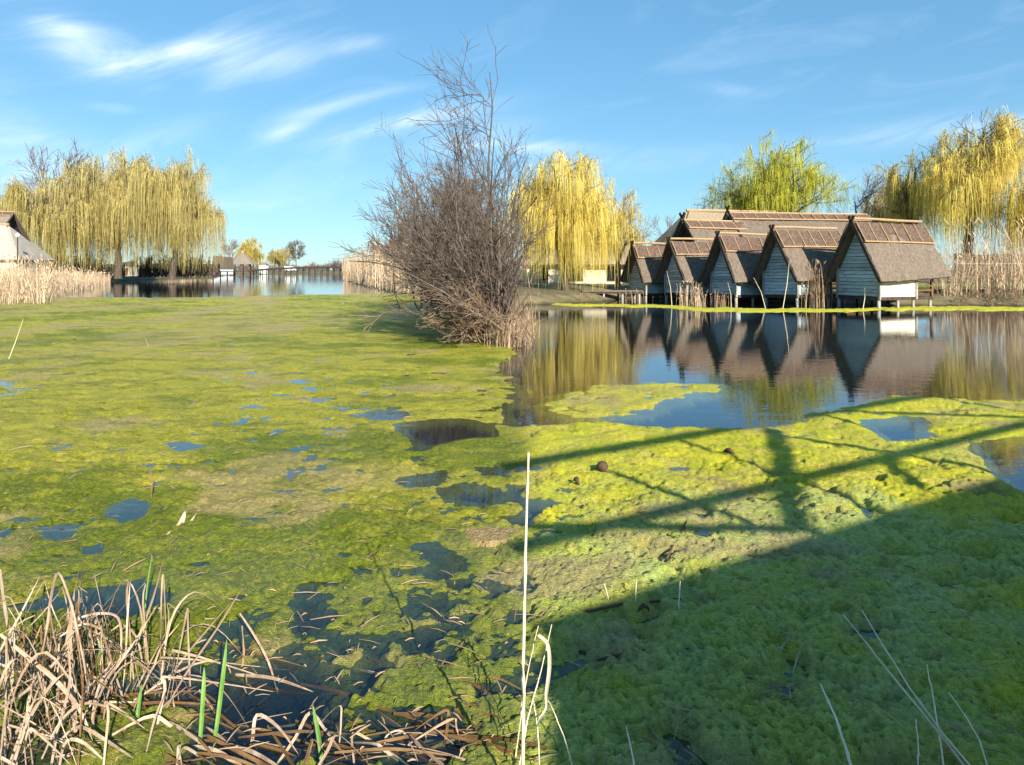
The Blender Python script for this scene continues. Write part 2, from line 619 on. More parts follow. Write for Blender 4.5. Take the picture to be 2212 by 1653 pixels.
# ================================================================== ground, water, algae
WATER_POLY = [(-45, -25), (-14, -6), (-15, 10), (-20, 22), (-26.5, 33), (-38, 55), (-52, 78), (-60, 105), (-62, 135), (-78, 172), (-100, 205), (-112, 260),
              (-60, 262), (-52, 205), (-40, 160), (-23, 92), (-11, 55), (-5.6, 38), (-2.7, 25), (-1.35, 18), (-.55, 14.6), (-.12, 13.4),
              (.12, 13.6), (.3, 17), (.45, 23), (.6, 29.4), (2.4, 30.6), (4.2, 31.6), (6.4, 36.6), (9, 35), (11.5, 32.4), (14, 30.2), (16.5, 29.0), (18.6, 28.6),
              (20, 28.7), (24, 28.9), (32, 28), (48, 18), (60, -25)]


def land_z(X, Y):
    d = -sdpoly(X, Y, WATER_POLY)             # positive on land
    d = d + (fbm(X * .8, Y * .8, 3, 5) - .5) * np.clip(np.abs(Y) * .02, .1, 1.2)
    far = np.clip(Y / 120, 0, 1)
    z = np.where(d > 0, sstep(0, 1.0, d) * .34 + sstep(.6, 6, d) * .22 + far * .25, np.maximum(d * .35, -.55))
    z = z + np.where(d > 0, (fbm(X * 1.3, Y * 1.3, 3, 9) - .5) * .12, 0)
    marsh = sstep(3.6, 2.2, Y) * sstep(.5, -.6, X) * sstep(-4, -2.5, X)
    z = np.where(d > 0, z, np.maximum(z, -.45 + marsh * .36))
    return z


def build_ground():
    ys = np.concatenate([np.linspace(-30, 12, 40), np.linspace(12.4, 45, 110), np.geomspace(46, 300, 90), np.geomspace(340, 9000, 14)])
    xs = np.concatenate([-np.geomspace(9000, 130, 12), np.linspace(-125, -30, 80), np.linspace(-29.5, 32, 170), np.linspace(33, 70, 24), np.geomspace(80, 9000, 12)])
    X, Y = np.meshgrid(xs, ys)
    Z = land_z(X, Y)
    nx, ny = len(xs), len(ys)
    i = (np.arange(ny - 1)[:, None] * nx + np.arange(nx - 1)[None]).ravel()
    Q = np.stack([i, i + 1, i + 1 + nx, i + nx], 1)
    o = np_obj('ground', np.stack([X, Y, Z], -1), Q, M['land'], smooth=True)
    tag(o, kind='structure', label='low earth banks and flat land around the pond')
    m = M['land']
    # mud below the water line, dry bank above it
    nt = m.node_tree
    N, L = nt.nodes, nt.links
    g = N.new('ShaderNodeNewGeometry')
    sp = N.new('ShaderNodeSeparateXYZ')
    L.new(g.outputs['Position'], sp.inputs[0])
    mr = N.new('ShaderNodeMapRange')
    mr.inputs[1].default_value, mr.inputs[2].default_value = -.02, .12
    L.new(sp.outputs[2], mr.inputs[0])
    b = N['Principled BSDF']
    src = b.inputs['Base Color'].links[0].from_socket
    mx = N.new('ShaderNodeMixRGB')
    L.new(mr.outputs[0], mx.inputs[0])
    mx.inputs[1].default_value = (.022, .019, .011, 1)
    L.new(src, mx.inputs[2])
    L.new(mx.outputs[0], b.inputs['Base Color'])


build_ground()
water = MB().poly([(-400, -40, 0), (400, -40, 0), (400, 400, 0), (-400, 400, 0)]).build('water', water_material())
tag(water, 'still pond water mirroring sky and huts', None, kind='structure')

px = lambda pts: [gnd(x, y) for x, y in pts]
MAT_POLY = px([(-900, 2100), (-900, 655), (0, 646), (200, 641), (330, 643), (450, 641), (640, 637), (790, 634), (850, 622), (930, 620), (1000, 640), (1070, 690),
               (1116, 728), (1128, 762), (1100, 792), (1124, 818), (1140, 840), (1122, 868), (1110, 890), (1122, 918), (1230, 915), (1340, 911), (1450, 922), (1600, 925), (1720, 912), (1790, 893), (1860, 874),
               (1960, 858), (2080, 862), (2212, 862), (2400, 866), (3000, 900), (3000, 2100)])
ISLE = px([(1128, 872), (1180, 850), (1290, 831), (1400, 823), (1560, 829), (1592, 846), (1500, 860), (1450, 885), (1385, 904), (1230, 909), (1140, 892)])
HOLES = [px([(1880, 910), (1990, 904), (2003, 944), (1925, 951)]), px([(2092, 972), (2140, 957), (2212, 944), (2360, 935), (2500, 1000), (2400, 1090), (2212, 1062), (2150, 1030)]),
         px([(252, 1090), (300, 1072), (345, 1090), (335, 1112), (280, 1124), (258, 1112)]), px([(790, 893), (830, 886), (872, 896), (850, 908), (812, 909)]),
         px([(362, 962), (400, 960), (432, 965), (395, 975)]), px([(270, 1272), (318, 1252), (350, 1262), (400, 1285), (340, 1297), (280, 1290)]),
         px([(100, 1150), (150, 1132), (185, 1140), (140, 1162)]), px([(900, 1185), (950, 1180), (985, 1225), (960, 1230), (925, 1200)]),
         px([(960, 1062), (1000, 1042), (1095, 1062), (1092, 1100), (1040, 1105), (985, 1090)]), px([(1030, 1010), (1106, 1018), (1106, 1032), (1050, 1028)]),
         px([(640, 832), (672, 838), (680, 846), (650, 843)]), px([(600, 1050), (660, 1052), (655, 1062), (610, 1060)]),
         px([(520, 1110), (600, 1112), (590, 1122), (530, 1120)]), px([(0, 824), (50, 822), (20, 840), (0, 842)]),
         px([(870, 920), (990, 905), (1075, 925), (1098, 945), (1000, 950), (905, 965)]), px([(880, 1030), (960, 1022), (950, 1040), (900, 1045)]),
         px([(1440, 1008), (1475, 1003), (1510, 1010), (1470, 1018)]), px([(1140, 1087), (1190, 1085), (1220, 1092), (1170, 1098)]), px([(1118, 1012), (1180, 1010), (1185, 1020), (1130, 1026)])]


def build_algae():
    yo = np.linspace(52, 1330, 620)                       # rows follow the distance: denser cells nearer the shore we stand on
    Yr = F * H / yo
    ta = np.linspace(-.98, .98, 960)
    X = (ta[None] * Yr[:, None])
    Y = np.repeat(Yr[:, None], len(ta), 1)
    X = X + 0.0
    cell = Y * (ta[1] - ta[0])
    celly = np.abs(np.gradient(Yr))[:, None] * np.ones_like(X)
    wx = X + (fbm(X * .9, Y * .9, 4, 21) - .5) * .7
    wy = Y + (fbm(X * .9, Y * .9, 4, 31) - .5) * .7
    sc = np.clip(Y / 7, .35, 3)
    n_big = fbm(X / (.9 * sc), Y / (.9 * sc), 5, 41) - .5
    d = sdpoly(X, Y, MAT_POLY)
    dm = d + n_big * .55 * sc
    di = sdpoly(X, Y, ISLE) + n_big * .9 - .08
    dm = np.maximum(dm, di) + (fbm(X * 4.2, Y * 4.2, 4, 43, .6) - .5) * .30 * np.minimum(sc, 1.4)
    for h in HOLES:
        dm = np.minimum(dm, -(sdpoly(wx * .35 + X * .65, wy * .35 + Y * .65, h) + n_big * .28 * sc))
    # open leads between floating plates left of the seam, and small random gaps
    plate = worley(X * 3.4 + n_big, Y * 3.4, 3)
    zone = sstep(-1.7, -.5, X) * sstep(.55, .1, X) * sstep(8.3, 7.0, Y) * sstep(3.4, 4.3, Y)
    zone = zone * sstep(.40, .58, fbm(X * 1.1, Y * 1.1, 3, 61))
    dm = np.minimum(dm, .35 - zone * (plate * .75 - .02))
    gap = fbm(X * 1.7 + 3, Y * 2.4, 4, 71)
    gapth = .745 + .06 * sstep(9, 16, Y)
    dm = np.minimum(dm, (gapth + .02 * (X < 0) + .06 * (X > .2) - gap) * 1.6)
    gap2 = fbm(X * 5.2 + 9, Y * 6.4, 4, 171, .6)
    dm = np.minimum(dm, (.725 + .02 * (X > .2) + .08 * sstep(9, 16, Y) - gap2 - .02 * sstep(5, 3, Y)) * .8 + .004)
    # towards the near left shore the mat sinks and breaks into clumps
    sink = sstep(3.9, 2.3, Y) * sstep(.30, -.10, X)
    clump = fbm(X * 3.2, Y * 3.2, 4, 81)
    base = np.where(dm > 0, np.minimum(dm * .13, .022), np.maximum(np.where(dm > -.10, dm * .12, -.012 + (dm + .10) * .9), -.30))
    base = base - sink * (.020 + .36 * np.clip(.58 - clump, 0, .4))

    def oct(freq, amp, s):
        w = sstep(1.1, 3.5, 1 / (freq * np.maximum(cell, celly * .5)))
        return (vnoise(X * freq, Y * freq, s) - .5) * amp * w
    rightn = sstep(-.15, .25, X)
    hgt = oct(.4, .02, 7) + oct(1.3, .012, 1) + oct(3.1, .014, 2) + oct(7.3, .016, 3) + oct(15, .017, 4) + oct(31, .018, 5) + oct(63, .014, 6)

    def domes(freq, amp, s):
        w = sstep(1.0, 3.0, 1 / (freq * np.maximum(cell, celly * .5)))
        q = worley(X * freq + n_big * 2, Y * freq, s)
        return np.sqrt(np.clip(1 - q * q * 1.3, 0, 1)) * amp * w
    hgt = hgt + domes(11, .012, 11) * (.35 + .65 * rightn) + domes(24, .020, 15) * (.35 + .65 * rightn) + domes(47, .017, 17) * (.5 + .5 * rightn)
    hgt = hgt + domes(6, .02, 19) * sink
    wdom = sstep(1.0, 3.0, 1 / (11 * np.maximum(cell, celly * .5)))
    hgt = hgt * (.25 + .75 * sstep(-.06, .16, dm)) * (.45 + 1.0 * fbm(X * 1.9, Y * 1.9, 3, 161))
    Z = base + hgt - .016 * wdom * (.4 + .6 * rightn)
    # land wins over algae
    bright = fbm(X * .55 + 5, Y * .55 * 1.6, 5, 91, .6)
    band = np.exp(-((Y - 8.5) / 3.2) ** 2) * .14
    bright = sstep(.38, .60, bright + band + .05 * sstep(9, 14, Y) - .36 * sstep(5.8, 3, Y) * (X < .3))
    bright = np.clip(bright * .8 + (fbm(X * 6, Y * 9, 4, 131, .65) - .5) * 1.5, 0, 1)
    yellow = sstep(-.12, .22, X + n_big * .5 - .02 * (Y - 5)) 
    shade_lift = sstep(.38, .60, fbm(X * 1.4, Y * 1.4, 4, 141) + .22 * sstep(5.2, 3.4, Y) - .06) * (.12 + .88 * sstep(5.0, 3.5, Y + X * -.35))  # near right mat painted lighter and greener where the bridge shade falls
    beige = np.maximum(sstep(.60, .74, fbm(X * 1.2 + 40, Y * 1.5, 5, 101)) * .8, sstep(9, 16, Y) * sstep(.40, .66, fbm(X * .5, Y * .22, 4, 151)) * .85 * (X < 0))
    rim = sstep(.30, .0, dm) * rightn * .55
    beige = np.maximum(beige, rim * sstep(.4, .6, fbm(X * 3, Y * 3, 3, 107)))
    bl = np.exp(-(((X + 1.45) / .7) ** 2 + ((Y - 4.95) / .32) ** 2)) * .8     # the bleached mat left of the floating plates
    beige = np.maximum(beige, bl)
    isle = sstep(-.1, .3, di) * rightn
    beige = np.maximum(beige, isle * .35)
    ny, nx = X.shape
    i = (np.arange(ny - 1)[:, None] * nx + np.arange(nx - 1)[None])
    # drop cells that are fully sunk or out over open water
    low = (Z < -.27) | (dm < -1.1)
    keep = ~(low[:-1, :-1] & low[1:, :-1] & low[:-1, 1:] & low[1:, 1:])
    lz = land_z(X[::6, ::6], Y[::6, ::6])
    i = i[keep]
    Q = np.stack([i, i + nx, i + nx + 1, i + 1], 1)
    V = np.stack([X, Y, Z], -1).reshape(-1, 3)
    used = np.unique(Q)
    remap = np.zeros(len(V), np.int64)
    remap[used] = np.arange(len(used))
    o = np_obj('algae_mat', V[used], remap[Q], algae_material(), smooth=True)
    for nme, arr in (('bright', bright), ('yellow', yellow), ('beige', beige), ('shade_lift', shade_lift), ('depth_dark', sstep(-.004, -.075, Z) ** .8)):
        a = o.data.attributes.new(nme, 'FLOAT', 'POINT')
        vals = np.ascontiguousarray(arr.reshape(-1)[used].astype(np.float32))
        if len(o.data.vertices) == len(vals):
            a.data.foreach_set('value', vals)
    tag(o, 'bumpy yellow-green algae mat floating on the pond', 'algae', kind='stuff')


build_algae()


def build_moss_strip():
    """the bright strip of duckweed along the far shore, in front of the huts"""
    pts = [(1180, 656, 3), (1290, 660, 4), (1400, 662, 5), (1520, 668, 9), (1660, 671, 9), (1800, 671, 8), (1900, 668, 7), (2010, 667, 10), (2120, 667, 9), (2240, 667, 9), (2420, 667, 9)]
    V, Q = [], []
    n = 260
    xs = np.linspace(pts[0][0], pts[-1][0], n)
    yc = np.interp(xs, [p[0] for p in pts], [p[1] for p in pts])
    hw = np.interp(xs, [p[0] for p in pts], [p[2] for p in pts]) * .5
    yc = yc + (vnoise(xs * .03, xs * 0, 3) - .5) * 3
    hw = hw * (.75 + .6 * vnoise(xs * .06, xs * 0 + 2, 5))
    K = 6
    for k in range(K):
        f = k / (K - 1) * 2 - 1
        for x, y, h in zip(xs, yc, hw):
            gx, gy = gnd(x, y - f * h)
            V.append((gx, gy, -.02 if abs(f) == 1 else .02 + .03 * random.random()))
    i = (np.arange(K - 1)[:, None] * n + np.arange(n - 1)[None]).ravel()
    Q = np.stack([i, i + 1, i + 1 + n, i + n], 1)
    o = np_obj('duckweed_strip', np.array(V), Q, M['moss'], smooth=True)
    tag(o, 'bright yellow duckweed strip floating before the stilts of the huts', 'algae', kind='stuff')


build_moss_strip()


# ================================================================== vegetation generators
def tubes_np(P, Rr, S=4):
    """P (N,K,3), Rr (N,K) -> verts, quads"""
    N_, K, _ = P.shape
    T = np.gradient(P, axis=1)
    T /= np.linalg.norm(T, axis=2, keepdims=True) + 1e-9
    ref = np.where(np.abs(T[..., 2:3]) > .9, np.array([1., 0, 0]), np.array([0, 0, 1.]))
    U = np.cross(T, ref)
    U /= np.linalg.norm(U, axis=2, keepdims=True) + 1e-9
    W = np.cross(T, U)
    a = np.arange(S) * 2 * np.pi / S
    V = P[:, :, None] + (U[:, :, None] * np.cos(a)[None, None, :, None] + W[:, :, None] * np.sin(a)[None, None, :, None]) * Rr[:, :, None, None]
    n = np.arange(N_)[:, None, None] * K * S
    k = np.arange(K - 1)[None, :, None] * S
    s = np.arange(S)[None, None, :]
    s2 = (s + 1) % S
    q = np.stack([n + k + s, n + k + s2, n + k + S + s2, n + k + S + s], -1).reshape(-1, 4)
    return V.reshape(-1, 3), q


def ribbons_np(P, Wd, rs):
    """flat strips along P (N,K,3), half-width Wd (N,K), random facing"""
    N_, K, _ = P.shape
    a = rs.uniform(0, np.pi, N_)
    side = np.stack([np.cos(a), np.sin(a), np.zeros(N_)], -1)[:, None]
    V = np.stack([P - side * Wd[..., None], P + side * Wd[..., None]], 2)
    n = np.arange(N_)[:, None] * K * 2
    k = np.arange(K - 1)[None] * 2
    b = n + k
    q = np.stack([b, b + 1, b + 3, b + 2], -1).reshape(-1, 4)
    return V.reshape(-1, 3), q


def merge(parts):
    Vs, Qs, o = [], [], 0
    for V, Q in parts:
        Vs.append(V)
        Qs.append(Q + o)
        o += len(V)
    return np.concatenate(Vs), np.concatenate(Qs)


def norm(v):
    return v / (np.linalg.norm(v, axis=-1, keepdims=True) + 1e-9)


def grow(P, Rr, n, length, spread, lift, K, rs, t0=.25, t1=1.0, rf=.55, wig=.08, bias=None, rtip=.25):
    """n children per parent curve: start along the parent, lean out by spread, bend by lift (+ up, - droop)"""
    N_, Kp, _ = P.shape
    idx = np.repeat(np.arange(N_), n)
    t = rs.uniform(t0, t1, len(idx)) * (Kp - 1)
    k = np.minimum(t.astype(int), Kp - 2)
    f = (t - k)[:, None]
    o = P[idx, k] * (1 - f) + P[idx, k + 1] * f
    r0 = (Rr[idx, k] * (1 - f[:, 0]) + Rr[idx, k + 1] * f[:, 0]) * rf
    tan = norm(P[idx, k + 1] - P[idx, k])
    rnd = norm(rs.normal(size=(len(idx), 3)))
    rnd = norm(rnd - (rnd * tan).sum(-1, keepdims=True) * tan)
    d = norm(tan * np.cos(spread) + rnd * np.sin(spread) * 1.0)
    if bias is not None:
        d = norm(d + np.array(bias))
    L_ = rs.uniform(length[0], length[1], len(idx)) * (1 - .45 * (t / (Kp - 1)))
    C = [o]
    step = (L_ / (K - 1))[:, None]
    cur = d
    for j in range(K - 1):
        cur = norm(cur + np.array([0, 0, lift]) / (K - 1) + rs.normal(size=cur.shape) * wig)
        C.append(C[-1] + cur * step)
    C = np.stack(C, 1)
    taper = np.linspace(1, rtip, K)[None]
    return C, r0[:, None] * taper


def trunk_curve(base, top, r0, r1, K, rs, wig=.05):
    b, t = np.array(base, float), np.array(top, float)
    s = np.linspace(0, 1, K)[:, None]
    P = b + (t - b) * s + np.cumsum(rs.normal(size=(K, 3)) * wig, 0) * s
    return P[None], np.linspace(r0, r1, K)[None]


def willow(loc, h, rad, label, seed, strands=2600, mats=('willow_gold', 'bark'), width=.03, fork=.22, limbs=7, clear=.06, group=None, lean=(0, 0), droop=1.0,
           fill=1.0, up=.9):
    rs = np.random.default_rng(seed)
    t = thing('willow_tree', label, 'tree', loc, 0, group)
    P0, R0 = trunk_curve((0, 0, -.3), (lean[0] * .3, lean[1] * .3, h * fork), h * .035, h * .026, 6, rs, h * .004)
    # limbs from the fork
    az = np.linspace(0, 2 * np.pi, limbs, endpoint=False) + rs.uniform(-.4, .4, limbs)
    out = rs.uniform(.35, .8, limbs) * rad
    zt = h * rs.uniform(.62, .93, limbs)
    zt[0] = h * .97; out[0] *= .35
    K = 9
    s = np.linspace(0, 1, K)
    top = P0[0, -1]
    L1 = np.zeros((limbs, K, 3))
    for i in range(limbs):
        e = np.array([math.cos(az[i]) * out[i] + lean[0], math.sin(az[i]) * out[i] + lean[1], zt[i]])
        L1[i, :, 0] = top[0] + (e[0] - top[0]) * s ** 1.15
        L1[i, :, 1] = top[1] + (e[1] - top[1]) * s ** 1.15
        L1[i, :, 2] = top[2] + (e[2] - top[2]) * (1 - (1 - s) ** 1.45)
    L1 += np.cumsum(rs.normal(size=L1.shape) * h * .006, 1) * s[None, :, None]
    R1 = np.linspace(h * .019, h * .004, K)[None] * np.ones((limbs, 1))
    L2, R2 = grow(L1, R1, 11, (rad * .35, rad * .85), .9, .30, 7, rs, .25, 1.0, .6, .12)
    L3, R3 = grow(L2, R2, 6, (rad * .16, rad * .48), .85, .05, 6, rs, .2, 1.0, .6, .14)
    lo_r = h * .0013
    trunkV = [tubes_np(P0, R0, 8), tubes_np(L1, R1, 6), tubes_np(L2, np.maximum(R2, lo_r), 4), tubes_np(L3, np.maximum(R3, lo_r), 3)]
    V, Q = merge(trunkV)
    np_obj('trunk', V, Q, M[mats[1]], t, smooth=True)
    # hanging strands
    src = np.concatenate([L3, L3, L2[:, 1:]], 0)
    sk = src.shape[1]
    N_ = int(strands * 1.75)
    wts = rs.gamma(.8, 1.0, len(src)) + .05
    idx = rs.choice(len(src), N_, p=wts / wts.sum())
    tt = rs.uniform(.15, 1, N_) * (sk - 1)
    k = np.minimum(tt.astype(int), sk - 2)
    f = (tt - k)[:, None]
    o = src[idx, k] * (1 - f) + src[idx, k + 1] * f
    d = norm(src[idx, k + 1] - src[idx, k]) * .6
    d[:, :2] += norm(o[:, :2]) * .35
    maxl = np.maximum(o[:, 2] - clear * h * rs.uniform(.3, 3.2, N_), h * .05)
    ln = np.minimum(h * (.05 + .45 * rs.random(N_) ** 1.9) * droop, maxl)
    KS = 7
    ss = np.linspace(0, 1, KS)
    S = np.zeros((N_, KS, 3))
    outl = rs.uniform(.03, .16, N_) * rad
    for j in range(3):
        S[..., j] = o[:, j:j + 1] + d[:, j:j + 1] * outl[:, None] * (1 - np.exp(-ss * 4))[None]
    S[..., 2] += (up * outl * .35)[:, None] * np.sin(np.minimum(ss * 4, np.pi))[None]
    S[..., 2] -= ln[:, None] * (ss ** 1.25)[None]
    wob = np.cumsum(rs.normal(size=(N_, KS, 2)) * h * .0042, 1)
    S[..., :2] += wob
    S[..., 2] = np.maximum(S[..., 2], .1)
    wd = width * rs.uniform(.5, 1.25, N_)[:, None] * np.linspace(1, .35, KS)[None]
    wd *= .55
    parts = [ribbons_np(S, wd, rs)]
    # short leaflets along the strands
    reps = max(1, int(3 * fill))
    li = np.repeat(np.arange(N_), reps)
    lt = rs.uniform(.03, 1, len(li)) * (KS - 1)
    lk = np.minimum(lt.astype(int), KS - 2)
    lf = (lt - lk)[:, None]
    lo = S[li, lk] * (1 - lf) + S[li, lk + 1] * lf
    ld = norm(rs.normal(size=lo.shape) * np.array([1, 1, .5]) + np.array([0, 0, -.7]))
    ll = width * rs.uniform(2.5, 7, len(li))
    Lp = np.stack([lo, lo + ld * ll[:, None]], 1)
    lw = width * rs.uniform(.25, .55, len(li))[:, None] * np.array([[1, .4]])
    parts.append(ribbons_np(Lp, lw, rs))
    V, Q = merge(parts)
    np_obj('crown', V, Q, M[mats[0]], t)
    return t


def bare_tree(loc, h, rad, label, seed, m=('twig', 'bark'), n1=9, n2=7, n3=6, n4=0, thin=1.0, lean=(0, 0), group=None, name='bare_tree', spread=.75, lift=.35, tmin=.25, r0=.022,
              cat='tree', b1=None, short=1.0):
    rs = np.random.default_rng(seed)
    t = thing(name, label, cat, loc, 0, group)
    P0, R0 = trunk_curve((0, 0, -.2), (lean[0], lean[1], h * .8), h * r0, h * min(.004, r0 * .22), 9, rs, h * .008)
    L1, R1 = grow(P0, R0, n1, (h * .35 * short, h * .6 * short), spread, lift, 8, rs, tmin, .98, .6, .09, bias=b1)
    L2, R2 = grow(L1, R1, n2, (h * .14, h * .30), .65, lift, 6, rs, .2, 1, .6, .12)
    lo = h * .0009 * thin
    trunkp = [tubes_np(P0, R0, 8), tubes_np(L1, np.maximum(R1, lo * 1.6), 5)]
    V, Q = merge(trunkp)
    np_obj('trunk', V, Q, M[m[1]], t, smooth=True)
    L3, R3 = grow(L2, R2, n3, (h * .05, h * .15), .6, lift * .6, 5, rs, .15, 1, .7, .13)
    cp = [tubes_np(L2, np.maximum(R2, lo * 1.3), 4), tubes_np(L3, np.maximum(R3, lo), 3)]
    if n4:
        L4, R4 = grow(L3, R3, n4, (h * .02, h * .06), .6, lift * .3, 4, rs, .2, 1, .7, .15)
        cp.append(tubes_np(L4, np.maximum(R4, lo * .8), 3))
    V, Q = merge(cp)
    np_obj('crown', V, Q, M[m[0]], t)
    return t


def shrub(loc, h, label, seed, stems=26, m='twig', fan=(-1.2, 1.2, -1, 1), n2=8, n3=6, lo=.0045, group=None, sag=0.0, width=.5, name='bare_shrub', cat='shrub', r0=.014, wob=.06):
    """many arching stems from the ground; fan limits where the stems lean (x0, x1, y0, y1)"""
    rs = np.random.default_rng(seed)
    S = stems
    base = np.stack([rs.normal(0, width, S), rs.normal(0, width, S), np.full(S, -.15)], -1)
    d = np.stack([rs.uniform(fan[0], fan[1], S), rs.uniform(fan[2], fan[3], S), rs.uniform(.7, 1.6, S)], -1)
    d = norm(d)
    K = 9
    C = [base]
    L_ = h * rs.uniform(.5, 1.12, S) * np.clip(.35 + .75 * d[:, 2], .5, 1.05)
    cur = d
    for j in range(K - 1):
        cur = norm(cur + rs.normal(size=cur.shape) * wob + np.array([0, 0, .08 - sag * j / K]))
        C.append(C[-1] + cur * (L_ / (K - 1))[:, None])
    P = np.stack(C, 1)
    Rr = np.linspace(1, .2, K)[None] * (h * r0 * .5 * rs.uniform(.5, 1.2, S))[:, None]
    L2, R2 = grow(P, Rr, n2, (h * .15, h * .42), .55, .12, 6, rs, .12, 1, .6, .10)
    L3, R3 = grow(L2, R2, n3, (h * .05, h * .17), .6, .05, 4, rs, .15, 1, .7, .12)
    for A in (P, L2, L3):
        A[..., 2] = np.maximum(A[..., 2], -.1)
    V, Q = merge([tubes_np(P, np.maximum(Rr, lo * 1.4), 5), tubes_np(L2, np.maximum(R2, lo), 3), tubes_np(L3, np.maximum(R3, lo * .75), 3)])
    o = np_obj(name, V, Q, M[m])
    o.location = loc
    return tag(o, label, cat, group)


def reed_field(name, bases, hts, label, seed, m='reed', width=.02, lean=.14, plume=True, kind='stuff', cat='reeds', K=4, group=None, loc=(0, 0, 0)):
    rs = np.random.default_rng(seed)
    N_ = len(bases)
    b = np.asarray(bases, float)
    s = np.linspace(0, 1, K)
    a = rs.uniform(0, 2 * np.pi, N_)
    ln = np.abs(rs.normal(0, lean, N_)) * hts
    P = np.zeros((N_, K, 3))
    P[..., 0] = b[:, :1] + (np.cos(a) * ln)[:, None] * (s ** 1.6)[None]
    P[..., 1] = b[:, 1:2] + (np.sin(a) * ln)[:, None] * (s ** 1.6)[None]
    P[..., 2] = b[:, 2:3] + hts[:, None] * s[None]
    w = width * rs.uniform(.5, 1.2, N_)[:, None] * np.linspace(1, .5, K)[None]
    parts = [ribbons_np(P, w, rs)]
    # one or two leaves per stalk
    li = np.repeat(np.arange(N_), 2)
    f = rs.uniform(.15, .75, len(li))
    o = np.stack([np.interp(0, [0], [0]) + P[li, 0, j] + (P[li, -1, j] - P[li, 0, j]) * f for j in range(3)], -1)
    a2 = rs.uniform(0, 2 * np.pi, len(li))
    L_ = hts[li] * rs.uniform(.15, .38, len(li))
    e = o + np.stack([np.cos(a2) * L_ * .45, np.sin(a2) * L_ * .45, L_ * rs.uniform(-.1, .9, len(li))], -1)
    mid = (o + e) / 2 + np.array([0, 0, 1]) * L_[:, None] * .15
    parts.append(ribbons_np(np.stack([o, mid, e], 1), (width * rs.uniform(.5, 1.1, len(li)))[:, None] * np.array([[.8, 1, .2]]), rs))
    if plume:
        sel = rs.random(N_) < .5
        t = P[sel, -1]
        L_ = hts[sel] * rs.uniform(.07, .14, sel.sum())
        aa = rs.uniform(0, 2 * np.pi, sel.sum())
        e = t + np.stack([np.cos(aa) * L_ * .6, np.sin(aa) * L_ * .6, L_ * .8], -1)
        parts.append(ribbons_np(np.stack([t, (t + e) / 2, e], 1), width * 1.7 * np.array([[.6, 1.2, .3]]) * np.ones((sel.sum(), 1)), rs))
    V, Q = merge(parts)
    o = np_obj(name, V, Q, M[m])
    o.location = loc
    return tag(o, label, cat, group, kind)


def scatter_poly(poly, n, rs):
    poly = [tuple(p) for p in poly]
    xs, ys = [p[0] for p in poly], [p[1] for p in poly]
    out = np.zeros((0, 2))
    while len(out) < n:
        c = np.stack([rs.uniform(min(xs), max(xs), n), rs.uniform(min(ys), max(ys), n)], -1)
        out = np.concatenate([out, c[sdpoly(c[:, 0], c[:, 1], poly) > 0]])
    return out[:n]


# ================================================================== buildings
def thatch_slab(mb, A, B, C, D, th, nu=16, nv=12, amp=.03, seed=1, sag=0.0):
    """thick reed slab: A ridge front, B ridge back, C eave back, D eave front; outer face up"""
    A, B, C, D = map(Vector, (A, B, C, D))
    nrm = (B - A).cross(D - A)
    nrm.normalize()
    if nrm.z < 0:
        nrm = -nrm
    rs = random.Random(seed)
    n0 = len(mb.v)
    for lay in (0, 1):
        for j in range(nv + 1):
            t = j / nv
            for i in range(nu + 1):
                s = i / nu
                p = (A * (1 - s) + B * s) * (1 - t) + (D * (1 - s) + C * s) * t
                p = p - Vector((0, 0, 1)) * (.022 * math.sin(s * math.pi) + .012 * math.sin(s * 9 + seed)) * (B - A).length / 4.2 * (1 if (B - A).length > 1 else 0)
                e = rs.uniform(-amp, amp) + amp * 1.1 * math.sin(s * 5.1 + seed) * math.sin(t * 3.3 + seed * 1.7)
                if lay == 0:
                    p = p + nrm * (th + e - sag * math.sin(t * math.pi)) - Vector((0, 0, 1)) * (abs(e) * .8 if j == nv else 0)
                    if j == nv:
                        p -= nrm * th * .35
                else:
                    p = p + nrm * 0 + (nrm * e * .3)
                mb.v.append(tuple(p))
    W = nu + 1
    lay1 = n0 + W * (nv + 1)
    for j in range(nv):
        for i in range(nu):
            a = n0 + j * W + i
            mb.f.append((a, a + 1, a + 1 + W, a + W))
            b = lay1 + j * W + i
            mb.f.append((b, b + W, b + W + 1, b + 1))
    for i in range(nu):
        for j, fl in ((0, False), (nv, True)):
            a, b = n0 + j * W + i, lay1 + j * W + i
            q = (a, b, b + 1, a + 1)
            mb.f.append(q if not fl else q[::-1])
    for j in range(nv):
        for i, fl in ((0, False), (nu, True)):
            a, b = n0 + j * W + i, lay1 + j * W + i
            q = (a, a + W, b + W, b)
            mb.f.append(q if not fl else q[::-1])


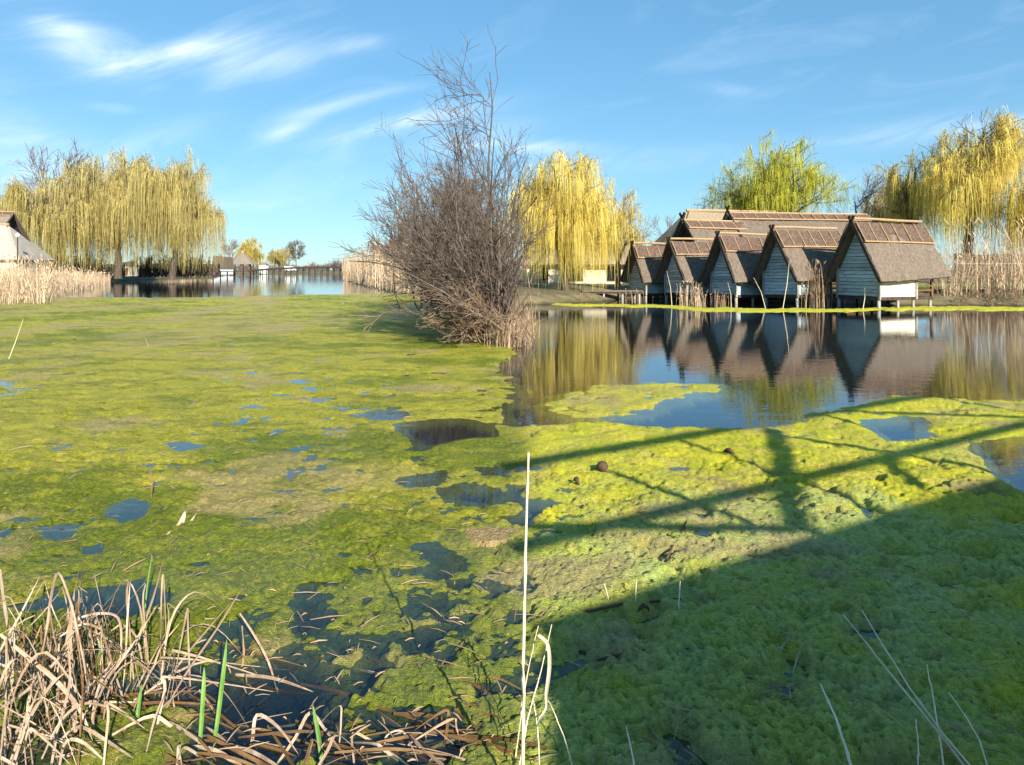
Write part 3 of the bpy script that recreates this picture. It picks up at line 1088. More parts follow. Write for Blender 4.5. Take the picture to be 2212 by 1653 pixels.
def hut(apex, rz, w, L, ze, zf, label, seed, gable='plank_blue', side='plank_cream', ov=.42, group=None, eave_up=.22, detail=True, name='stilt_hut', ph=.15, zroot=-.4):
    """thatched gable hut on stilts; local x runs from the gable end back along the ridge, local -y is the sunny side"""
    zr = apex.z
    t = thing(name, label, 'hut', (apex.x, apex.y, 0), rz, group)
    hw = w / 2
    th = .15
    slope = (zr - ze) / hw
    zr2 = zr - th * 1.25                     # underside apex
    rf = MB()
    thatch_slab(rf, (0, 0, zr2), (L, 0, zr2), (L, -hw, ze + eave_up), (0, -hw, ze), th, 20, 16, .025, seed)
    thatch_slab(rf, (0, 0, zr2 - .004), (L, 0, zr2 - .004), (L, hw, ze + eave_up * .4), (0, hw, ze - .05), th, 16, 12, .025, seed + 1)
    roof = rf.build('roof', M['thatch'], t)
    # ragged straw ends along the eaves and the front verge
    fr_ = MB()
    rr_ = random.Random(seed + 50)
    for q in range(260):
        side_ = -1 if q % 2 else 1
        if q < 170:
            u_ = rr_.uniform(0, L)
            a_ = Vector((u_, side_ * (hw - .04), ze + (eave_up * (1 if side_ < 0 else .4)) * u_ / L + rr_.uniform(.0, .13)))
            b_ = a_ + Vector((rr_.uniform(-.03, .03), side_ * rr_.uniform(.02, .07), -rr_.uniform(.06, .17)))
        else:
            k_ = rr_.random()
            a_ = Vector((.03, side_ * hw * k_, zr2 + (ze - zr2) * k_ + rr_.uniform(.02, .14)))
            b_ = a_ + Vector((-rr_.uniform(.04, .11), side_ * rr_.uniform(-.02, .05), -rr_.uniform(.0, .06)))
        fr_.bar(a_, b_, .014, .008)
    tag(fr_.build('straw_fringe', M['thatch'], roof), kind='stuff')
    # ridge cap: darker heather saddle, pinned under straw ropes
    sl = Vector((0, -hw, ze - zr2)).normalized()
    nr = Vector((0, -(zr2 - ze), -hw))
    nr = Vector((0, -abs(zr2 - ze), hw)).normalized()
    nl = Vector((0, abs(zr2 - ze), hw)).normalized()
    sll = Vector((0, hw, ze - zr2)).normalized()
    cap = MB()
    cl = .92 * (zr - ze) / 2.5
    for s_, n_, k in ((sl, nr, 3), (sll, nl, 4)):
        a = Vector((.04, 0, zr2)) + n_ * (th + .005)
        b = Vector((L - .04, 0, zr2)) + n_ * (th + .005)
        thatch_slab(cap, a, b, b + s_ * cl, a + s_ * cl, .05, 22, 5, .012, seed + k)
    cap.build('ridge_cap', M['cap'], roof)
    zt = zr2 + th * 1.25 + .06
    MB().tube([(-.06, 0, zt), (L * .33, 0, zt + .012), (L * .66, 0, zt - .008), (L + .04, 0, zt)], .055, 7).build('ridge_rope', M['straw'], roof)
    o1 = nr * (th + .075)
    MB().tube([Vector((-.02, 0, zr2)) + o1 + sl * cl, Vector((L * .5, 0, zr2 + .012)) + o1 + sl * cl, Vector((L + .02, 0, zr2)) + o1 + sl * cl], .035, 6).build('cap_rope', M['straw'], roof)
    o2 = nl * (th + .075)
    MB().tube([Vector((-.02, 0, zr2)) + o2 + sll * cl, Vector((L + .02, 0, zr2)) + o2 + sll * cl], .035, 6).build('cap_rope', M['straw'], roof)
    nb = max(4, int(round(L / .72)))
    bm = None
    for i in range(nb + 1):
        x = .03 + (L - .06) * i / nb
        for o_, s_ in ((o1, sl), (o2, sll)):
            if s_ is sll and i not in (0, 1):
                continue
            MB().tube([Vector((x - .02, 0, zr2)) + o_, Vector((x + .02, 0, zr2)) + o_ + s_ * (cl + .03)], .022, 5).build('batten', M['straw'], roof)
    # crossed barge boards and finial
    for sgn, s_, n_ in ((-1, sl, nr), (1, sll, nl)):
        a = Vector((-.03, 0, zr2 + .02)) + n_ * .05
        MB().bar(a - s_ * .34, a + s_ * ((zr2 - ze) / abs(s_.z) + .02), .05, .13, up=n_).build('barge_board', M['dark_wood'], t)
    # gable wall of lapped planks
    ww = hw - .32
    bot = zf
    yy = .0
    z = zf
    k = 0

    def half(zq):
        lim = (zr2 - .06 - zq) / slope
        return max(0, min(ww, lim))
    while z < zr2 - .22:
        z1 = min(z + ph, zr2 - .12)
        a, b = half(z), half(z1)
        if a > .06:
            j = random.uniform(-.006, .006)
            x0, x1 = ov - .018 + j, ov + .02
            g = .018
            MB().hexa([(x0 - .014, -a, z + g), (x1, -a, z + g), (x1, a, z + g), (x0 - .014, a, z + g), (x0 + .004, -b, z1), (x1, -b, z1), (x1, b, z1), (x0 + .004, b, z1)]).build('plank', M[gable], t)
        z = z1
        k += 1
    # side walls of planks, back wall
    Ls = L * .60
    zw = ze + (hw - ww) * slope - .06
    n = max(3, int((zw - zf) / (ph * 1.3)))
    for i in range(n):
        z0, z1 = zf + (zw - zf) * i / n, zf + (zw - zf) * (i + 1) / n
        MB().hexa([(ov + .06, -ww - .028, z0 + .006), (Ls, -ww - .028, z0 + .006), (Ls, -ww, z0 + .006), (ov + .06, -ww, z0 + .006),
                   (ov + .06, -ww - .014, z1), (Ls, -ww - .014, z1), (Ls, -ww, z1), (ov + .06, -ww, z1)]).build('plank', M[side], t)
    MB().box(ov + .02, Ls, ww, ww + .03, zf, zw).build('side_wall', M[gable], t)
    MB().poly([(Ls, -ww + .01, zf), (Ls, ww - .01, zf), (Ls, ww - .01, zw - .05), (Ls, 0, zr2 - .1), (Ls, -ww + .01, zw - .05)]).build('back_wall', M['brown_wood'], t)
    # corner posts, floor frame, stilts
    for (cx, cy, mm) in ((ov - .03, -ww - .035, 'grey_post'), (ov - .03, ww + .035, 'grey_post'), (Ls + .03, -ww - .03, 'grey_post')):
        MB().box(cx - .045, cx + .045, cy - .045, cy + .045, zf - .1, half(0) and zw - .02).build('corner_post', M[mm], t)
    MB().box(ov - .06, L * .86, -ww - .05, ww + .05, zf - .13, zf - .005).build('floor', M['dark_wood'], t)
    for i, x in enumerate((ov, L * .36, L * .58, L * .83)):
        for s_ in (-1, 1):
            lx = random.uniform(-.04, .04)
            r = .07 if i == 0 else .055
            MB().tube([(x + lx, s_ * (ww - .0) + lx * .5, zroot), (x, s_ * (ww - .02), zf - .12)], [r * 1.08, r], 8).build('stilt', M['grey_post' if s_ < 0 or i == 0 else 'dark_wood'], t, True)
    if detail:
        # little back porch under the overhanging eave
        MB().box(L * .85 - .05, L * .85 + .05, -ww - .02, -ww + .06, zf - .1, ze + eave_up + .05).build('porch_post', M['brown_wood'], t)
        MB().box(Ls + .04, L * .84, -ww - .01, -ww + .02, zf + .22, zf + .30).build('porch_rail', M['brown_wood'], t)
        MB().box(Ls + .04, L * .84, -ww - .01, -ww + .02, zf + .42, zf + .48).build('porch_rail', M['brown_wood'], t)
    return t


THETA = R(22)
huts = [((1838, 475), 27.0, 2.60, 4.15, 'nearest and largest thatched stilt hut, with a sunlit cream side wall', 0.5),
        ((1672, 493), 29.2, 2.52, 4.0, 'second nearest thatched stilt hut, just left of the largest hut', .46),
        ((1548, 506), 31.5, 2.45, 3.9, 'middle hut of the five thatched stilt huts by the pond', .42),
        ((1447, 518), 33.8, 2.38, 3.8, 'second farthest of the five thatched stilt huts, behind pale reeds', .38),
        ((1364, 527), 36.0, 2.30, 3.7, 'farthest of the five thatched stilt huts, next to the wooden jetty', .34)]
for i, ((x, y), D, w, L, lab, zf) in enumerate(huts):
    a = at(x, y, D)
    ho = hut(a, THETA + R((0, 1.6, -1.4, 1.0, -2.0)[i]), w, L, 1.10 - .06 * i if i == 0 else a.z - (2.54 - .10 * i), zf, lab, 100 + i * 7, group='thatched stilt huts along the far bank', side='plank_cream' if i == 0 else 'plank_blue', ph=.15 - .004 * i)  # side walls shadowed by a neighbour get bluish planks as painted shade
    ho.rotation_euler = (R((.4, -1.2, 1.0, -.8, 1.4)[i]), R((.3, -.5, .6, -.4, .5)[i]), ho.rotation_euler[2])


def long_hall(p0, p1, half, drop, label, seed, cap=1.0, wallz=0.3, tmat='thatch', name='thatched_hall', nb=None, gable_mat='dark_wood'):
    """ridge from p0 to p1; simple thatched gable building behind the huts"""
    p0, p1 = Vector(p0), Vector(p1)
    L = (p1 - p0).length
    rz = math.atan2(p1.y - p0.y, p1.x - p0.x)
    t = thing(name, label, 'building', (p0.x, p0.y, 0), rz)
    zr, ze = p0.z, p0.z - drop
    rf = MB()
    th = .2
    thatch_slab(rf, (0, 0, zr - th), (L, 0, zr - th), (L, -half, ze), (0, -half, ze), th, 40, 14, .03, seed)
    thatch_slab(rf, (0, 0, zr - th), (L, 0, zr - th), (L, half, ze), (0, half, ze), th, 20, 8, .03, seed + 1)
    roof = rf.build('roof', M[tmat], t)
    sl = Vector((0, -half, ze - zr + th)).normalized()
    nr = Vector((0, -(drop - th), half)).normalized()
    a = Vector((.03, 0, zr - th)) + nr * (th + .01)
    b = Vector((L - .03, 0, zr - th)) + nr * (th + .01)
    cp = MB()
    thatch_slab(cp, a, b, b + sl * cap, a + sl * cap, .06, 40, 4, .012, seed + 2)
    cp.build('ridge_cap', M['cap'], roof)
    o = nr * (th + .09)
    MB().tube([(-.1, 0, zr + .02), (L + .1, 0, zr + .02)], .07, 6).build('ridge_rope', M['straw'], roof)
    MB().tube([Vector((0, 0, zr - th)) + o + sl * cap, Vector((L, 0, zr - th)) + o + sl * cap], .045, 6).build('cap_rope', M['straw'], roof)
    nb = nb or int(L / .9)
    for i in range(nb + 1):
        x = L * i / nb
        MB().tube([Vector((x, 0, zr - th)) + o, Vector((x + .12, 0, zr - th)) + o + sl * cap], .03, 5).build('batten', M['straw'], roof)
    MB().bar((-.05, .25, zr + .45), (-.05, -half, ze), .06, .16).build('barge_board', M['dark_wood'], t)
    MB().bar((-.05, -.25, zr + .45), (-.05, half, ze), .06, .16).build('barge_board', M['dark_wood'], t)
    h2 = half - .4
    wz = zr - th - (drop - th) * h2 / half - .05
    m = MB()
    m.poly([(.4, h2, wallz), (.4, -h2, wallz), (.4, -h2, wz), (.4, 0, zr - th - .05), (.4, h2, wz)])
    m.build('gable_wall', M[gable_mat], t)
    MB().box(.41, L - .41, -h2, -h2 + .1, wallz, wz).build('front_wall', M['brown_wood'], t)
    MB().box(.41, L - .41, h2 - .1, h2, wallz, wz).build('rear_wall', M['brown_wood'], t)
    m = MB()
    m.poly([(L - .4, -h2, wallz), (L - .4, h2, wallz), (L - .4, h2, wz), (L - .4, 0, zr - th - .05), (L - .4, -h2, wz)])
    m.build('gable_wall', M[gable_mat], t)
    return t


pB0, pB1 = at(1573, 460, 41), at(1868, 463, 42.5)
long_hall(pB0, Vector((pB1.x, pB1.y, pB0.z)), 3.0, 3.0, 'long thatched hall behind the stilt huts, its dark ridge above them', 301, cap=.62, nb=12)
pA0, pA1 = at(1475, 476, 39), at(1600, 476, 40.5)
long_hall(pA0, Vector((pA1.x, pA1.y, pA0.z)), 2.4, 2.9, 'short thatched hall behind the middle huts, left of the long hall', 305, cap=.62, nb=5)


def hip_roof_house(loc, rz, L, Wd, zr, ze, hip, label, tmat, wmat='cream', wallz=.2, inset=.45, name='thatched_cottage', windows=(), door=None, seed=1, th=.22, nseg=14):
    """hipped thatched cottage, centre at loc"""
    t = thing(name, label, 'cottage', loc, rz)
    rf = MB()
    hl, hw = L / 2, Wd / 2
    rl = hl - hip
    ridge0, ridge1 = Vector((-rl, 0, zr)), Vector((rl, 0, zr))
    c = [Vector((-hl, -hw, ze)), Vector((hl, -hw, ze)), Vector((hl, hw, ze)), Vector((-hl, hw, ze))]
    thatch_slab(rf, ridge0, ridge1, c[1], c[0], th, nseg, 8, .03, seed)
    thatch_slab(rf, ridge1, ridge0, c[3], c[2], th, nseg, 8, .03, seed + 1)
    thatch_slab(rf, ridge1, ridge1 + Vector((0, .01, 0)), c[2], c[1], th, 8, 8, .03, seed + 2)
    thatch_slab(rf, ridge0, ridge0 + Vector((0, -.01, 0)), c[0], c[3], th, 8, 8, .03, seed + 3)
    roof = rf.build('roof', M[tmat], t)
    MB().tube([(-rl - .2, 0, zr + th + .05), (rl + .2, 0, zr + th + .05)], .13, 7).build('ridge_rope', M['straw'], roof)
    wl, wv = hl - inset, hw - inset
    zt = ze + .15
    MB().box(-wl, wl, -wv, wv, wallz, zt).build('wall', M[wmat], t)
    for (face, p, z0, ww_, hh) in windows:
        m, g = MB(), MB()
        if face == 'front':
            m.box(p - ww_ / 2 - .08, p + ww_ / 2 + .08, -wv - .05, -wv + .02, z0 - .08, z0 + hh + .08)
            g.box(p - ww_ / 2, p + ww_ / 2, -wv - .07, -wv + .02, z0, z0 + hh)
        else:
            s_ = 1 if face == 'right' else -1
            xa, xb = sorted((s_ * (wl - .02), s_ * (wl + .05)))
            m.box(xa, xb, p - ww_ / 2 - .08, p + ww_ / 2 + .08, z0 - .08, z0 + hh + .08)
            xa, xb = sorted((s_ * (wl - .02), s_ * (wl + .07)))
            g.box(xa, xb, p - ww_ / 2, p + ww_ / 2, z0, z0 + hh)
        wo_ = m.build('window', M['dark_wood'], t)
        g.build('pane', M['glass'], wo_)
    return t


# big tan hipped roof rising behind the short hall
p = at(1580, 458, 58)
hip_roof_house((p.x, p.y, 0), R(10), 15, 9, p.z - .2, 2.2, 3.4, 'big tan hipped thatch roof rising behind the short hall', 'thatch_tan', seed=401, windows=[('left', 0, 1.0, 1.0, 1.0)])
# pale cottage behind the left willow
p = at(1288, 492, 47)
hip_roof_house((p.x, p.y, 0), R(-12), 7.2, 5.6, p.z, 1.9, 1.5, 'cream cottage with pale thatch partly hidden behind the golden willow', 'thatch_tan', seed=411, windows=[('front', -1.2, .9, .8, .8), ('front', 1.4, .9, .8, .8)])
p = at(1180, 560, 50)
hip_roof_house((p.x, p.y, 0), R(5), 4.2, 3.6, p.z + 1.0, 1.9, 1.0, 'small cream shed seen through the hanging strands of the golden willow', 'thatch_tan', seed=415, windows=[('front', 0, .9, .9, .8)])

# wooden jetty beside the farthest hut
j = thing('jetty', 'low wooden jetty between the golden willow and the farthest hut', 'jetty', (*at(1320, 640, 34.5).xy, 0), R(4))
for i in range(16):
    MB().box(-1.6 + i * .2, -1.6 + i * .2 + .185, -.6, .6, .46, .50).build('plank', M['deck'], j)
for s_ in (-.5, .5):
    MB().box(-1.65, 1.65, s_ - .05, s_ + .05, .34, .457).build('beam', M['dark_wood'], j)
for x in (-1.4, -.5, .5, 1.4):
    for s_ in (-.5, .5):
        MB().tube([(x, s_ * .98, -.5), (x, s_ * .98, .34)], .055, 7).build('post', M['grey_post'], j, True)

# lawn behind the right bank and the reed fence
lw = MB()
n0 = 24
lawn = MB().poly([(20.2, 31.0, .66), (34, 31.6, .68), (36, 44, .70), (19.6, 42, .70)]).build('lawn', M['lawn'])
tag(lawn, 'strip of short lawn behind the right bank', None, kind='structure')
fence = thing('reed_fence', 'tall dark reed fence behind the right bank, under the golden willow', 'fence', (*at(2060, 600, 43).xy, .4), R(-3))
for i in range(9):
    x0 = i * 1.25
    hh = 2.2 + random.uniform(-.1, .12)
    m = MB()
    thatch_slab(m, (x0, -.06, hh), (x0 + 1.23, -.06, hh), (x0 + 1.23, -.14, .1), (x0, -.14, .1), .1, 10, 6, .02, 500 + i)
    m.build('fence_panel', M['brown_fence'], fence)
for i in range(10):
    MB().tube([(i * 1.25 - .01, -.27, 0), (i * 1.25 - .01, -.22, 2.1)], .05, 6).build('post', M['dark_wood'], fence)
MB().bar((0, -.30, 1.6), (11.2, -.30, 1.6), .05, .08).build('rail', M['grey_post'], fence)

# ================================================================== trees of the right half
willow((*at(1222, 640, 35).xy, .3), 7.0, 3.6, 'golden weeping willow at the pond edge left of the huts', 21, strands=7600, width=.018, clear=.004, limbs=14, lean=(-.25, .2), droop=.95, fork=.18)
willow((*at(1335, 640, 38).xy, .4), 5.4, 2.0, 'small thin pale willow between the golden willow and the farthest hut', 22, strands=1500, mats=('willow_pale', 'bark_pale'), width=.016, limbs=8, fork=.3, droop=.75, fill=.7)
willow((*at(1665, 600, 62).xy, .5), 11.6, 6.2, 'fresh green willow rising behind the long hall', 23, strands=5200, mats=('willow_green', 'bark'), width=.032, fork=.35, limbs=13, droop=.42, up=1.6)
willow((*at(2085, 600, 47).xy, .6), 11.6, 4.4, 'tall golden willow behind the right bank', 24, strands=5600, width=.024, clear=.10, limbs=12, fork=.3, lean=(.4, 0), droop=.8)
willow((*at(2225, 600, 44).xy, .6), 8.6, 2.6, 'golden willow at the right edge of the bank', 25, strands=2000, width=.026, clear=.12, limbs=7, lean=(.2, 0))
willow((*at(1965, 600, 52).xy, .6), 9.4, 3.2, 'thin half bare willow between the long hall and the tall golden willow', 26, strands=2300, mats=('willow_pale', 'bark'), width=.026, limbs=7, droop=.65, fork=.34, fill=.7)
bare_tree((*at(1858, 600, 56).xy, .5), 9.2, 3, 'bare tree rising behind the right end of the long hall', 27, m=('twig_tan', 'bark'), n1=12, n2=8, n3=6, thin=1.5, lift=.15, spread=.9)
willow((*at(1915, 600, 58).xy, .6), 8.4, 2.6, 'pale thin willow behind the ridge of the nearest hut', 126, strands=1500, mats=('willow_pale', 'bark'), width=.028, limbs=7, droop=.5, fork=.36, fill=.8)
bare_tree((*at(1440, 600, 64).xy, .5), 5.6, 2, 'low bare tree behind the farthest huts', 28, m=('twig_tan', 'bark'), n1=10, n2=7, n3=5, thin=1.6)
bare_tree((*at(1375, 600, 52).xy, .5), 6.0, 2, 'slim pale bare tree right of the small pale willow', 29, m=('twig_tan', 'bark_pale'), n1=10, n2=7, n3=5, thin=1.4)

# dry reeds and brush on the right bank
rs = np.random.default_rng(51)
b = scatter_poly([gnd(2040, 640, .4), gnd(2350, 640, .4), (32, 33), (21, 33)], 900, rs)
reed_field('dry_reed_bed', np.c_[b, np.full(len(b), .3)], rs.uniform(1.4, 3.7, len(b)) * np.clip((b[:, 0] - 18.8) / 3.2, .35, 1), 'tall dry brown reeds standing on the right bank', 52, 'reed', .011, .26)
for k, (x, y, D, h, n, lab) in enumerate([(1495, 668, 28.2, 1.15, 60, 'pale dry reed tuft in the water before the second farthest hut'),
                                           (1555, 664, 28.4, .75, 46, 'short brown reed tuft left of the middle hut'),
                                           (1765, 664, 28.2, 2.0, 90, 'tall brown reeds between the two nearest huts'),
                                           (1360, 660, 32.5, .7, 26, 'thin reed tuft beside the jetty')]):
    c = at(x, y, D)
    bb = np.c_[rs.normal(0, .32, n), rs.normal(0, .22, n), np.full(n, -.05)]
    reed_field('reed_tuft', bb, rs.uniform(.45, 1, n) * h, lab, 60 + k, 'reed' if k == 0 else 'reed_brown', .013, .13, kind=None, cat='reeds', loc=(c.x, c.y, 0))
for k, (x0, y0, x1, y1, D, lab) in enumerate([(1452, 655, 1440, 585, 27.8, 'bent reed stalk between the two farthest huts'), (1690, 668, 1705, 565, 26.5, 'pale thin stalk standing before the second nearest hut'),
                                              (1655, 668, 1628, 600, 26.8, 'two-leaved stalk left of the second nearest hut'), (1863, 668, 1868, 622, 25.8, 'short pale stalk before the nearest hut gable'),
                                              (1580, 668, 1572, 610, 27.4, 'thin stalk before the middle hut gable')]):
    a, c = at(x0, y0, D), at(x1, y1, D)
    a.z = -.1
    mid = (a + c) / 2 + Vector((.05, 0, .1))
    tag(MB().tube([a, mid, c], [.016, .013, .006], 5).build('reed_stalk', M['stalk']), lab, 'reed', 'stalks standing in front of the huts')
for k, (x, y, D, h, lab) in enumerate([(2080, 655, 29.6, 1.1, 'low tangled brush on the right bank near the largest hut'), (2150, 655, 29.7, 1.3, 'low tangled brush on the right bank below the dry reeds'),
                                       (2215, 655, 29.8, 1.25, 'low tangled brush at the right edge of the bank'), (1150, 650, 31.6, .55, 'low brown brush on the bank under the golden willow'),
                                       (1240, 648, 32.4, .55, 'low brown brush on the bank left of the jetty')]):
    c = at(x, y, D)
    shrub((c.x, c.y, .1), h, lab, 70 + k, stems=34, m='twig_tan' if k < 3 else 'reed_brown', fan=(-1.6, 1.6, -1.2, .8), n2=5, n3=3, lo=.007, sag=.25, width=.75 if k < 3 else .6, group='low brush on the pond banks')

# ================================================================== left half: far shore
willow((*at(255, 600, 86).xy, .7), 15.6, 6.4, 'large olive weeping willow, second from left on the far shore', 31, strands=5200, mats=('willow_olive', 'bark'), width=.042, clear=.03, limbs=12, fork=.2, droop=1.1)
willow((*at(372, 600, 84).xy, .7), 14.4, 5.6, 'large olive weeping willow nearest the open water', 32, strands=5400, mats=('willow_olive', 'bark'), width=.042, clear=.03, limbs=12, fork=.2, lean=(.6, 0), droop=1.1)
willow((*at(130, 600, 80).xy, .7), 12.6, 5.2, 'olive weeping willow beside the far left cottage', 33, strands=4400, mats=('willow_olive', 'bark'), width=.04, clear=.04, limbs=11, fork=.22, droop=1.1)
willow((*at(35, 600, 84).xy, .7), 12.0, 3.0, 'thin olive willow behind the far left cottage', 34, strands=1000, mats=('willow_olive', 'bark'), width=.045, clear=.1, limbs=6, fork=.35, droop=.7)
bare_tree((*at(120, 600, 100).xy, .7), 20.0, 7, 'bare grey tree rising above the far left willows', 35, m=('twig_grey', 'twig_grey'), n1=11, n2=8, n3=6, thin=1.7, spread=.7, tmin=.35)
bare_tree((*at(640, 590, 300).xy, 1.0), 13.5, 6, 'lone round bare tree beyond the footbridge', 36, m=('twig_grey', 'twig_grey'), n1=18, n2=9, n3=8, thin=4.0, spread=.95, tmin=.4, lift=.2)
willow((*at(540, 590, 215).xy, .8), 10.5, 5.0, 'small golden willow behind the thatched pavilion', 37, strands=1200, mats=('willow_pale', 'bark'), width=.12, limbs=7, droop=.7)
willow((*at(603, 590, 270).xy, .8), 8.2, 5.5, 'low round golden willow by the footbridge', 38, strands=1100, mats=('willow_olive', 'bark'), width=.15, limbs=7, droop=.6, fork=.15)
bare_tree((*at(497, 590, 230).xy, .8), 12, 5, 'bare tree behind the row of narrow huts', 39, m=('twig_tan', 'twig_grey'), n1=12, n2=8, n3=6, thin=3.0)

# brushy understory and a low dark fence below the olive willows
for k, (x, D, h, lab) in enumerate([(110, 88, 3.6, 'dark brushy understory below the leftmost olive willow'), (190, 92, 3.2, 'dark brushy understory left of the cream kiosk'),
                                    (335, 96, 3.2, 'dark brushy understory right of the cream kiosk'), (405, 92, 3.4, 'dark brushy understory under the willow nearest the water')]):
    c = at(x, 590, D)
    shrub((c.x, c.y, .6), h, lab, 190 + k, stems=70, m='twig', fan=(-1, 1, -.6, .6), n2=7, n3=4, lo=.03, width=1.6, group='understory below the olive willows')
lf = thing('low_fence', 'low dark board fence behind the kiosks below the olive willows', 'fence', (*at(60, 590, 104).xy, .6), R(2))
for i in range(32):
    MB().box(i * .95, i * .95 + .9, -.03, .03, .0, 1.9 + random.uniform(-.1, .1)).build('board', M['dark_wood'], lf)

# far tree line
rs = np.random.default_rng(81)
parts = []
for k in range(230):
    x = rs.uniform(480, 1010)
    D = rs.uniform(430, 620)
    q = at(x, 600, D)
    hh = rs.uniform(3, 8) * (1.3 if x > 720 else .8) * (1.25 if rs.random() < .12 else 1)
    n = 60
    P0 = np.zeros((n, 3, 3))
    a = rs.uniform(0, 2 * np.pi, n)
    sp = rs.uniform(0, .55, n) * hh
    P0[:, 1] = np.stack([np.cos(a) * sp * .5, np.sin(a) * sp * .5, hh * rs.uniform(.35, .6, n)], -1)
    P0[:, 2] = np.stack([np.cos(a) * sp, np.sin(a) * sp, hh * rs.uniform(.55, 1.0, n)], -1)
    P0 += np.array([q.x, q.y, .6])
    parts.append(ribbons_np(P0, .16 * np.array([[1, 1, .4]]) * np.ones((n, 1)), rs))
V, Q = merge(parts)
tag(np_obj('far_wood', V, Q, M['far_wood']), 'far leafless wood along the horizon beyond the footbridge', 'wood', kind='stuff')

# reeds of the left bank
b = scatter_poly([(-21.5, 30.5), (-25.5, 35), (-33, 50), (-46, 74), (-52, 84), (-60, 84), (-50, 46), (-38, 28), (-26, 27)], 13000, rs)
reed_field('left_reed_bed', np.c_[b, np.full(len(b), .0)], rs.gamma(6, .26, len(b)).clip(.4, 2.5) * np.clip(1.0 - (b[:, 1] - 30) / 80, .5, .9), 'pale dry reed bed along the left bank', 82, 'reed', .016, .22)
b = scatter_poly([(-52, 76), (-60, 103), (-62, 133), (-78, 170), (-84, 172), (-68, 132), (-66, 103), (-58, 76)], 2200, rs)
reed_field('far_left_reed_bed', np.c_[b, np.full(len(b), .1)], rs.uniform(.6, 1.5, len(b)), 'thin far reed fringe below the olive willows', 83, 'reed', .06, .12)
# reeds of the right bank of the channel
b = scatter_poly([(-53, 205), (-41, 160), (-24, 92), (-12, 55), (-6.2, 38), (-3.4, 27.5), (-1.5, 27), (-.2, 38), (-3, 60), (-14, 100), (-28, 160), (-38, 215)], 11000, rs)
hh = rs.gamma(8, .27, len(b)).clip(.8, 3.0) * np.clip(b[:, 1] / 45, .75, 1.2)
reed_field('channel_reed_bed', np.c_[b, np.full(len(b), .1)], hh, 'pale dry reed bed along the right bank of the channel', 84, 'reed', .022, .18)
for k, (x, D, h, lab) in enumerate([(858, 92, 5.4, 'rust red osier scrub behind the channel reeds, far end'), (905, 74, 4.6, 'rust red osier scrub behind the channel reeds, middle'),
                                    (950, 62, 4.2, 'rust red osier scrub behind the channel reeds, near the brown thicket')]):
    c = at(x, 590, D)
    shrub((c.x, c.y, .3), h, lab, 90 + k, stems=70, m='twig_red', fan=(-.5, .5, -.5, .5), n2=7, n3=4, lo=.03, width=1.8, group='rust red osier scrub')
for k, (x, D, h, lab) in enumerate([(868, 66, 8.6, 'grey bare tree at the left tip of the channel thicket'), (925, 58, 9.2, 'grey bare tree in the middle of the channel thicket'),
                                    (985, 50, 8.6, 'grey bare tree at the right of the channel thicket'), (835, 120, 6.4, 'small distant bare tree above the channel reeds'),
                                    (1040, 44, 8.2, 'grey bare tree behind the brown thicket, beside the golden willow')]):
    c = at(x, 590, D)
    bare_tree((c.x, c.y, .4), h, 3, lab, 95 + k, m=('twig_grey', 'bark'), n1=13, n2=9, n3=7, thin=1.9, lift=.25, spread=.8, tmin=.18, lean=(-.3, 0) if k != 4 else (-1.2, 0), group='grey bare trees behind the channel reeds')

# brown thicket on the spit, leaning out over the algae
th = [((-.45, 14.4), 4.0, (-1.2, .12, -1.0, .5), 44, 'near brown thicket shrub leaning over the algae from the spit'),
      ((-.80, 16.6), 4.5, (-1.0, .2, -.9, .6), 46, 'second brown thicket shrub on the spit, behind the nearest one'),
      ((-1.45, 19.6), 4.0, (-.9, .35, -.8, .6), 44, 'third brown thicket shrub on the spit'),
      ((-2.2, 24), 3.6, (-.8, .5, -.8, .6), 40, 'farthest brown thicket shrub, reaching the channel reeds'),
      ((-.6, 22.5), 6.0, (-.6, .1, -.5, .6), 34, 'tall brown thicket shrub at the back of the spit')]
for k, ((x, y), h, fan, n, lab) in enumerate(th):
    shrub((x, y, .25), h, lab, 110 + k, stems=n, m='twig', fan=fan, n2=8, n3=6, lo=.0060, width=.30 if k < 2 else .6, sag=.22 if k < 3 else .1, r0=.016, wob=.10, group='brown thicket on the spit')
# low drooping branches over the water
shrub((-.45, 13.9, .2), 2.3, 'low grey drooping shrub at the foot of the near thicket', 117, stems=40, m='twig_tan', fan=(-1.7, .0, -1.3, .1), n2=6, n3=5, lo=.0052, width=.4, sag=.55, r0=.012, group='brown thicket on the spit')
bare_tree((-.42, 15.0, .25), 7.4, 2, 'tall slender bare tree on the spit, twigs reaching left', 118, m=('twig', 'bark'), n1=8, n2=5, n3=4, thin=.7, lean=(.02, -.1), spread=.55, lift=.1, tmin=.3, r0=.006, b1=(-.9, 0, 0), short=.5)

# far left cottages
p = at(-10, 535, 62)
hip_roof_house((p.x - 4.2, p.y + 1, .5), R(14), 13, 7.5, 5.3, 2.0, 2.6, 'low cottage with pale thatch at the far left edge', 'thatch_pale', 'cream', seed=421, windows=[('front', 3.2, .7, .9, .8)])
p = at(-30, 440, 68)
long_hall((p.x - 9, p.y - 1, 7.8), (p.x + 1.8, p.y + 1.5, 7.8), 3.4, 3.0, 'tall dark thatched house behind the far left cottage', 425, cap=.7, tmat='thatch_far', name='thatched_house')
# street lamp by the cottage
c = at(38, 590, 60)
lp = thing('lamp_post', 'thin dark lamp post before the far left cottage', 'lamp post', (c.x, c.y, .3))
MB().tube([(0, 0, 0), (0, 0, 4.3)], [.07, .05], 7).build('pole', M['dark_wood'], lp)
MB().tube([(0, 0, 4.3), (0, 0, 4.4), (0, 0, 4.6), (0, 0, 4.72)], [.06, .17, .17, .04], 8).build('lantern', M['white'], lp)

